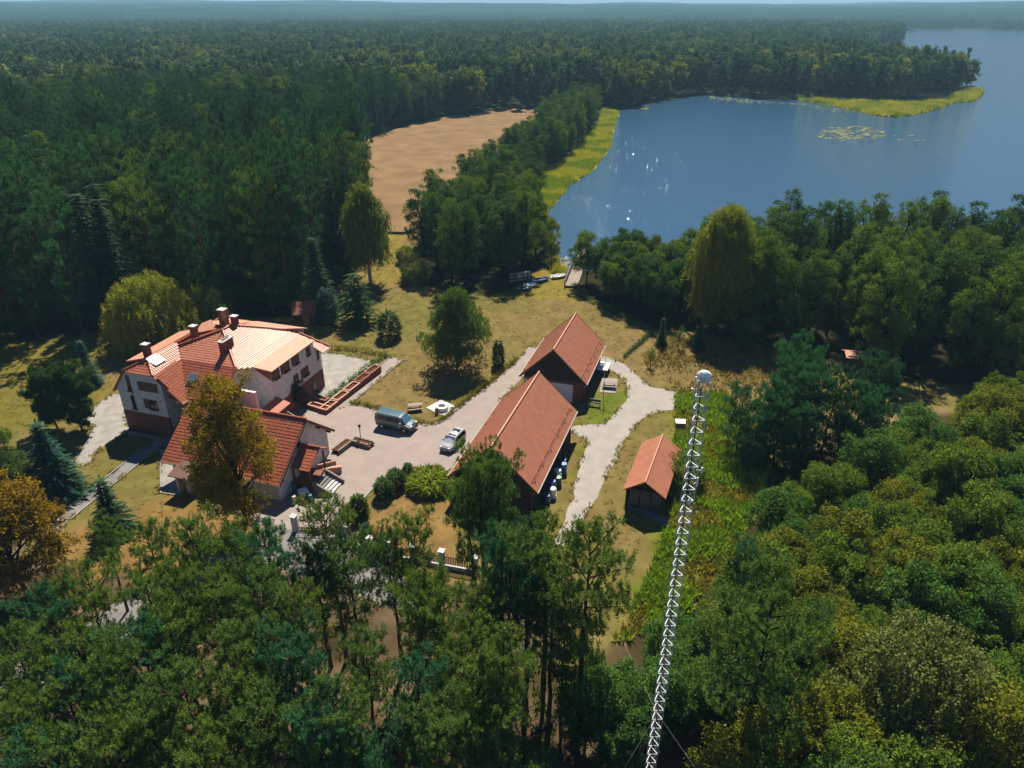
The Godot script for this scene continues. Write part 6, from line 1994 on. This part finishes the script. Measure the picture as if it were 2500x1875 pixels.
func make_forest() -> void:
	rng.seed = 55
	var lists := {}
	var named := {"pine": [], "broad": [], "spruce": []}
	var count := {"pine": 0, "broad": 0, "spruce": 0}
	var grove_zone := PackedVector2Array([Vector2(-21.68, -136.44), Vector2(-23.41, -162.99), Vector2(-21.06, -186.21), Vector2(-14.78, -221.84), Vector2(-3.06, -280.97), Vector2(10.15, -380.89), Vector2(39.53, -390.83), Vector2(58.26, -390.83), Vector2(45.00, -334.98), Vector2(34.97, -270.35), Vector2(23.99, -227.94), Vector2(16.49, -209.40), Vector2(7.21, -175.87), Vector2(10.28, -133.95), Vector2(-3.42, -112.73), Vector2(-18.07, -120.49)])
	var rows := []
	# one tree per jittered cell, thinning with distance
	var gap := 5.3
	var z := -75.0
	while z > -1750.0:
		var half := absf(z) * 0.80 + 40.0
		gap = 5.0 if z > -700.0 else 6.2
		var x := -half
		while x < half:
			var p := Vector2(x + rng.randf_range(-0.45, 0.45) * gap, z + rng.randf_range(-0.45, 0.45) * gap)
			x += gap
			if inside(p, clearing) or inside(p, lake) or inside(p, field):
				continue
			if inside(p, grove_zone) or (p.x > -20.0 and p.y > -170.0):
				continue
			if inside(p, reed_left) or inside(p, reed_far) or inside(p + Vector2(0, 7), reed_far) or inside(p + Vector2(0, 9), lake):
				continue
			rows.append(p)
		z -= gap * 0.87
	for p in rows:
		var d: float = p.length()
		var n := nz.get_noise_2d(p.x * 0.55, p.y * 0.55)
		var n2 := nz.get_noise_2d(p.x * 1.7 + 900.0, p.y * 1.7)
		var kind := "pine"
		var near_wood: bool = p.y > -235.0 and p.x < 10.0
		if near_wood:
			kind = "pine" if n2 > -0.42 else "spruce"
			if rng.randf() < 0.05:
				kind = "broad"
		elif n > 0.06 + rng.randf_range(-0.12, 0.12):
			kind = "broad"
		elif n2 < -0.18:
			kind = "spruce"
		# edges of water and field grow leafy trees
		if not near_wood and kind == "pine" and rng.randf() < 0.08:
			kind = "broad"
		var s := rng.randf_range(0.74, 1.2) * (1.06 if near_wood else 1.0)
		if d < 235.0 and count[kind] < 290 and near_wood:
			count[kind] += 1
			var sh: Array = pick(trees.mid_pine) if kind == "pine" else pick(trees.mid_spruce) if kind == "spruce" else pick(trees.tall)
			var lf: Material = ([M.pine_deep, M.pine_deep, M.pine_blue, M.pine_dark, M.pine, M.pine_deep][rng.randi() % 6]) if kind == "pine" else M.spruce if kind == "spruce" else (M.willow_dark if rng.randf() < 0.5 else M.alder_light)
			named[kind].append(plant(kind + "_tree" if kind != "broad" else "birch_tree", sh, lf, M.bark_red if kind == "pine" else M.bark_dark, v3(p), s, {"pine": "tall pine in the dense wood behind the white house", "spruce": "narrow dark spruce among the pines behind the white house", "broad": "lighter leafy tree among the pines behind the white house"}[kind], "tree", {"pine": "pines of the wood behind the house", "spruce": "spruces of the wood behind the house", "broad": "leafy trees of the wood behind the house"}[kind]))
			continue
		var lod := "mid" if d < 360.0 else "far"
		var v := rng.randi() % 3
		var key := "%s_%s_%d" % [lod, kind, v]
		if not lists.has(key):
			lists[key] = [[], []]
		var bs := Basis(Vector3.UP, rng.randf() * TAU).scaled(Vector3(s, s * rng.randf_range(0.9, 1.1), s))
		lists[key][0].append(Transform3D(bs, v3(p)))
		var t := rng.randf_range(0.6, 1.2) * (1.0 + 0.5 * n2)
		var warm := rng.randf()
		var c := Color(t, t, t)
		if kind == "broad" and warm > 0.72:
			c = Color(t * 2.1, t * 1.6, t * 1.1)
		elif kind == "broad" and warm > 0.45:
			c = Color(t * 1.5, t * 1.3, t * 1.5)
		lists[key][1].append(c)
	by_rows(named.pine, 20, "tall pine behind the house", "the wheat", "the meadow")
	by_rows(named.spruce, 10, "narrow spruce behind the house", "the wheat", "the meadow")
	by_rows(named.broad, 10, "leafy tree behind the house", "the wheat", "the meadow")
	for key in lists:
		var bits: PackedStringArray = key.split("_")
		var i := int(bits[2])
		var m: ArrayMesh
		if bits[0] == "mid":
			if bits[1] == "pine":
				m = both(trees.mid_pine[i], M.pine_deep, M.bark_dark)
			elif bits[1] == "spruce":
				m = both(trees.mid_spruce[i % 2], M.spruce, M.bark_dark)
			else:
				m = both(trees.tall[i], M.alder, M.bark_dark)
		else:
			if bits[1] == "pine":
				m = crown_only(trees.far_pine[i], M.far_pine)
			elif bits[1] == "spruce":
				m = crown_only(trees.far_spruce[i], M.spruce)
			else:
				m = crown_only(trees.far_broad[i], M.far_broad)
		swarm({"pine": "pine_forest", "spruce": "spruce_forest", "broad": "leafy_forest"}[bits[1]], m, lists[key][0], lists[key][1])
	# beyond, whole stands of trees
	var stands := []
	for q in 3:
		var st := new_st()
		for i in 150:
			var o := Vector3(rng.randf_range(-50, 50), 0, rng.randf_range(-50, 50))
			var hh := rng.randf_range(15.0, 22.0)
			var w := rng.randf_range(2.6, 4.4)
			for k in 7:
				var u := (k + rng.randf()) / 7.0
				put(st, "far", rng.randi_range(0, 3), o + Vector3(rng.randf_range(-1, 1) * w * (1.0 - u * 0.8), hh * (0.25 + 0.75 * u), rng.randf_range(-1, 1) * w * (1.0 - u * 0.8)), w * 0.75 * (1.15 - 0.5 * u))
		stands.append(crown_only([st.commit()], M.far_pine))
	var sp := [[], [], []]
	var sc := [[], [], []]
	z = -1720.0
	while z > -7000.0:
		var half := absf(z) * 0.80
		var x := -half
		while x < half:
			var p := Vector2(x + rng.randf_range(-20, 20), z + rng.randf_range(-20, 20))
			x += 92.0
			if inside(p, lake) or inside(p + Vector2(0, 45), lake) or inside(p + Vector2(-45, 0), lake):
				continue
			var v := rng.randi() % 3
			sp[v].append(Transform3D(Basis(Vector3.UP, rng.randf() * TAU), Vector3(p.x, hill(p.x, p.y) - 1.0, p.y)))
			var t := rng.randf_range(0.75, 1.2)
			var n := nz.get_noise_2d(p.x * 0.12, p.y * 0.12)
			sc[v].append(Color(t * 1.5, t * 1.3, t * 1.1) if n > 0.25 else Color(t, t, t))
		z -= 88.0
	for q in 3:
		swarm("distant_forest", stands[q], sp[q], sc[q])

func make_undergrowth() -> void:
	rng.seed = 77
	sheet("reed_bed", smooth(Array(reed_left), 5, 1.3), 0.06, M.reed_bed)
	sheet("reed_bed", reed_far, 0.06, M.reed_bed)
	# reeds
	var tuft := MB.new()
	for i in 16:
		var a := rng.randf() * TAU
		var o := Vector3(cos(a), 0, sin(a)) * rng.randf() * 0.5
		var d := Vector3(rng.randf_range(-0.3, 0.3), 1.0, rng.randf_range(-0.3, 0.3)) * rng.randf_range(1.0, 1.7)
		var w := Vector3(cos(a * 3.0), 0, sin(a * 3.0)) * 0.09
		tuft.col = tone(rng.randi_range(1, 4))
		tuft.tri(o - w, o + w, o + d)
	var spots := []
	var tints := []
	for e in [[reed_left, 0.62], [reed_far, 1.5], [PackedVector2Array([Vector2(6.81, -175.87), Vector2(7.96, -162.99), Vector2(8.89, -150.18), Vector2(8.90, -137.71), Vector2(10.48, -131.06), Vector2(7.81, -132.01), Vector2(7.29, -147.24)]), 0.7]]:
		for p in scatter(e[0], e[1]):
			var s := rng.randf_range(0.8, 1.25) * (1.5 if e[1] > 1.0 else 1.0)
			spots.append(Transform3D(Basis(Vector3.UP, rng.randf() * TAU).scaled(Vector3(s, s * 0.9, s)), v3(p)))
			var t := rng.randf_range(0.75, 1.2)
			var n := nz.get_noise_2d(p.x * 3.0, p.y * 3.0)
			tints.append(Color(t, t, t) if n > -0.1 else Color(t * 0.55, t * 0.75, t * 0.6))
	swarm("reeds", tuft.mesh(M.reed), spots, tints)
	# small facets added on the near water, leaned to glint in the sun
	var wl := MB.new()
	wl.quad(Vector3(-0.2, 0, 0.07), Vector3(0.2, 0, 0.07), Vector3(0.15, 0, -0.07), Vector3(-0.15, 0, -0.07))
	spots = []
	tints = []
	for p in scatter(PackedVector2Array([Vector2(8.66, -157.97), Vector2(9.95, -139.01), Vector2(11.86, -133.95), Vector2(17.44, -150.18), Vector2(31.34, -177.85), Vector2(55.55, -227.94), Vector2(63.45, -300.50), Vector2(48.75, -311.23), Vector2(30.56, -241.11), Vector2(16.48, -195.29), Vector2(8.92, -173.92)]), 1.15):
		if rng.randf() > 0.12 + 0.8 * nz.get_noise_2d(p.x * 3.0, p.y * 3.0):
			continue
		var s := rng.randf_range(0.2, 0.5)
		spots.append(Transform3D((Basis(Vector3.UP, rng.randf_range(-0.5, 0.5)) * Basis(Vector3.RIGHT, rng.randf_range(0.05, 0.75))).scaled(Vector3.ONE * s), v3(p, 0.085)))
		tints.append(Color.WHITE)
	swarm("glint_facets", wl.mesh(M.glint_water), spots, tints)
	# water lilies
	var pad := MB.new()
	for i in 7:
		pad.tri(Vector3.ZERO, Vector3(cos(TAU * (i + 1) / 8.0), 0, sin(TAU * (i + 1) / 8.0)) * 0.5, Vector3(cos(TAU * i / 8.0), 0, sin(TAU * i / 8.0)) * 0.5)
	spots = []
	tints = []
	for e in [[[Vector2(120.84, -302.59), Vector2(134.68, -320.34), Vector2(145.29, -325.08), Vector2(151.94, -320.34), Vector2(151.29, -305.77), Vector2(141.88, -290.43), Vector2(128.45, -284.69), Vector2(119.81, -290.43)], 1.5, 0.42], [[Vector2(112.96, -440.28), Vector2(125.22, -429.88), Vector2(137.17, -419.93), Vector2(141.03, -408.55), Vector2(131.23, -404.89), Vector2(119.72, -417.99), Vector2(108.31, -425.84)], 2.4, 0.6], [[Vector2(141.03, -408.55), Vector2(154.06, -412.28), Vector2(161.93, -384.15), Vector2(164.70, -362.35), Vector2(158.16, -365.32), Vector2(151.89, -390.83)], 2.6, 0.55], [[Vector2(60.34, -390.83), Vector2(67.69, -397.74), Vector2(72.82, -390.83), Vector2(64.47, -377.67)], 1.8, 0.5], [[Vector2(8.74, -147.24), Vector2(11.42, -139.01), Vector2(11.15, -132.97), Vector2(9.52, -132.01), Vector2(8.97, -139.01)], 0.8, 0.35], [[Vector2(151.29, -305.77), Vector2(161.73, -295.38), Vector2(160.53, -280.97), Vector2(147.47, -285.63)], 5.0, 0.4]]:
		var poly := PackedVector2Array(e[0])
		for p in scatter(poly, e[1]):
			if rng.randf() > e[2]:
				continue
			var s := rng.randf_range(0.8, 1.9) * (1.0 if e[1] < 1.0 else 1.35)
			spots.append(Transform3D(Basis(Vector3.UP, rng.randf() * TAU).scaled(Vector3(s, 1, s)) * Basis(Vector3.RIGHT, rng.randf_range(-0.12, 0.12)), v3(p, 0.10 + rng.randf() * 0.05)))
			var t := rng.randf_range(0.6, 1.3)
			tints.append(Color(t, t, t * 0.9))
	swarm("water_lilies", pad.mesh(M.lily), spots, tints)
	for q in 3:
		spots = []
		tints = []
		for p in scatter(PackedVector2Array([Vector2(-95.45, -99.18), Vector2(-70.30, -103.81), Vector2(-60.79, -108.12), Vector2(-52.80, -113.10), Vector2(-41.49, -112.00), Vector2(-34.78, -112.37), Vector2(-31.72, -126.92), Vector2(-30.84, -139.01), Vector2(-34.64, -162.99), Vector2(-42.49, -205.19), Vector2(-50.53, -200.13), Vector2(-47.96, -150.18), Vector2(-71.74, -126.92), Vector2(-112.04, -120.49)]), 4.2):
			var s := rng.randf_range(0.22, 0.5)
			spots.append(Transform3D(Basis(Vector3.UP, rng.randf() * TAU).scaled(Vector3(s * 1.25, s, s * 1.25)), v3(p)))
			var t := rng.randf_range(0.6, 1.0)
			tints.append(Color(t, t, t))
		swarm("understory", both(trees.broad[q], M.alder, M.bark_dark), spots, tints)
	# weeds and rough grass
	var weed := MB.new()
	for i in 12:
		var a := rng.randf() * TAU
		var o := Vector3(cos(a), 0, sin(a)) * rng.randf() * 0.35
		var d := (Vector3(cos(a), 0, sin(a)) * 0.6 + Vector3(0, rng.randf_range(0.6, 1.3), 0)) * rng.randf_range(0.3, 0.55)
		var w := Vector3(-sin(a), 0, cos(a)) * 0.07
		weed.col = tone(rng.randi_range(1, 4))
		weed.tri(o - w, o + w, o + d)
	spots = []
	tints = []
	for p in scatter(PackedVector2Array([Vector2(21.55, -83.82), Vector2(28.55, -83.82), Vector2(28.24, -65.82), Vector2(24.10, -57.91), Vector2(20.65, -52.70), Vector2(16.77, -47.61), Vector2(13.09, -43.39), Vector2(8.17, -41.66), Vector2(12.57, -50.20), Vector2(16.06, -58.57)]), 0.42):
		var n := nz.get_noise_2d(p.x * 7.0, p.y * 7.0)
		var s := rng.randf_range(0.7, 1.5) * (1.0 + n)
		spots.append(Transform3D(Basis(Vector3.UP, rng.randf() * TAU).scaled(Vector3.ONE * s), v3(p)))
		var t := rng.randf_range(0.7, 1.2)
		tints.append(Color(t, t, t) if n > -0.15 else Color(t * 1.1, t * 0.62, t * 0.9))
	swarm("weeds", weed.mesh(M.weed), spots, tints)
	spots = []
	tints = []
	for p in scatter(PackedVector2Array([Vector2(18.25, -93.77), Vector2(24.83, -103.34), Vector2(39.17, -96.56), Vector2(36.63, -83.82), Vector2(28.55, -83.82), Vector2(25.71, -81.05), Vector2(21.23, -84.97)]), 0.62):
		var n := nz.get_noise_2d(p.x * 6.0, p.y * 6.0)
		if rng.randf() > 0.55 + n:
			continue
		spots.append(Transform3D(Basis(Vector3.UP, rng.randf() * TAU).scaled(Vector3.ONE * rng.randf_range(0.6, 1.3)), v3(p)))
		var t := rng.randf_range(0.75, 1.2)
		tints.append(Color(t, t, t))
	swarm("dry_grass", weed.mesh(M.dry_weed), spots, tints)
	# short tufts over the lawns, longer ones along every paved edge
	spots = []
	tints = []
	var lawn_weed := weed.mesh(M.lawn_tuft)
	for p in scatter(PackedVector2Array([Vector2(-89.51, -99.48), Vector2(-58.57, -103.34), Vector2(-40.10, -107.44), Vector2(-27.53, -124.72), Vector2(-31.89, -157.97), Vector2(-23.51, -153.21), Vector2(-13.83, -121.53), Vector2(0.73, -121.53), Vector2(11.16, -124.72), Vector2(20.12, -105.77), Vector2(30.74, -96.56), Vector2(16.89, -58.57), Vector2(8.68, -45.67), Vector2(0.37, -50.74), Vector2(-10.65, -49.67), Vector2(-15.08, -53.57), Vector2(-24.97, -48.63), Vector2(-40.39, -49.67), Vector2(-63.84, -58.57)]), 0.95):
		var n := nz.get_noise_2d(p.x * 8.0, p.y * 8.0)
		if rng.randf() > 0.5 + 1.2 * n:
			continue
		var hard := false
		for e in paved:
			if inside(p, e):
				hard = true
				break
		if hard:
			continue
		var s := rng.randf_range(0.25, 0.6)
		spots.append(Transform3D(Basis(Vector3.UP, rng.randf() * TAU).scaled(Vector3(s * 1.5, s * 0.6, s * 1.5)), v3(p)))
		var t := rng.randf_range(0.75, 1.25)
		tints.append(Color(t, t, t) if n > 0.0 else Color(t * 0.75, t * 0.95, t * 0.7))
	swarm("lawn_grass", lawn_weed, spots, tints)
	spots = []
	tints = []
	for e in paved:
		if e == lake or e.size() < 5 or absf(e[0].y) > 150.0 or absf(e[0].x) > 60.0:
			continue
		for i in e.size():
			var a: Vector2 = e[i]
			var b: Vector2 = e[(i + 1) % e.size()]
			for j in int(a.distance_to(b) * 5.0):
				var p := a.lerp(b, rng.randf()) + Vector2(rng.randf_range(-0.32, 0.32), rng.randf_range(-0.32, 0.32))
				if nz.get_noise_2d(p.x * 12.0, p.y * 12.0) < -0.12:
					continue
				var s := rng.randf_range(0.3, 0.75)
				spots.append(Transform3D(Basis(Vector3.UP, rng.randf() * TAU).scaled(Vector3(s, s * 0.7, s)), v3(p, 0.01)))
				var t := rng.randf_range(0.7, 1.15)
				tints.append(Color(t, t, t))
	swarm("edge_grass", lawn_weed, spots, tints)
	# undergrowth on the wood floor
	spots = []
	tints = []
	for p in scatter(PackedVector2Array([Vector2(-61.35, -55.37), Vector2(-47.10, -55.37), Vector2(-37.47, -47.61), Vector2(-24.79, -48.12), Vector2(-21.17, -45.67), Vector2(-16.78, -44.74), Vector2(-11.52, -42.09), Vector2(-5.14, -44.74), Vector2(1.84, -49.67), Vector2(6.11, -48.12), Vector2(7.38, -40.43), Vector2(4.70, -17.27), Vector2(-31.68, -17.27)]), 0.8):
		var n := nz.get_noise_2d(p.x * 4.0, p.y * 4.0)
		if n < 0.02 or p.y > -15.0:
			continue
		spots.append(Transform3D(Basis(Vector3.UP, rng.randf() * TAU).scaled(Vector3.ONE * rng.randf_range(0.5, 1.1)), v3(p)))
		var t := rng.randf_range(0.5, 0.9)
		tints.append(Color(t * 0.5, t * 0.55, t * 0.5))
	swarm("undergrowth", weed.mesh(M.weed), spots, tints)

func _ready() -> void:
	make_sky()
	nz.seed = 4
	nz.frequency = 0.02
	nz.fractal_octaves = 4
	rng.seed = 11
	make_materials()
	M.lawn_tuft = leafy(0.235, 0.20, 0.05)
	M.reed_bed = mat(0.27, 0.25, 0.045, 0.95)
	M.wood_red = leafy(0.09, 0.04, 0.018)
	M.far_pine = leafy(0.045, 0.090, 0.044)
	M.far_broad = leafy(0.068, 0.100, 0.030)
	make_tufts()
	make_land()
	make_tile()
	make_house()
	make_barns()
	make_mast()
	make_van()
	make_car()
	make_yard()
	make_library()
	make_groves()
	make_specials()
	make_forest()
	make_undergrowth()
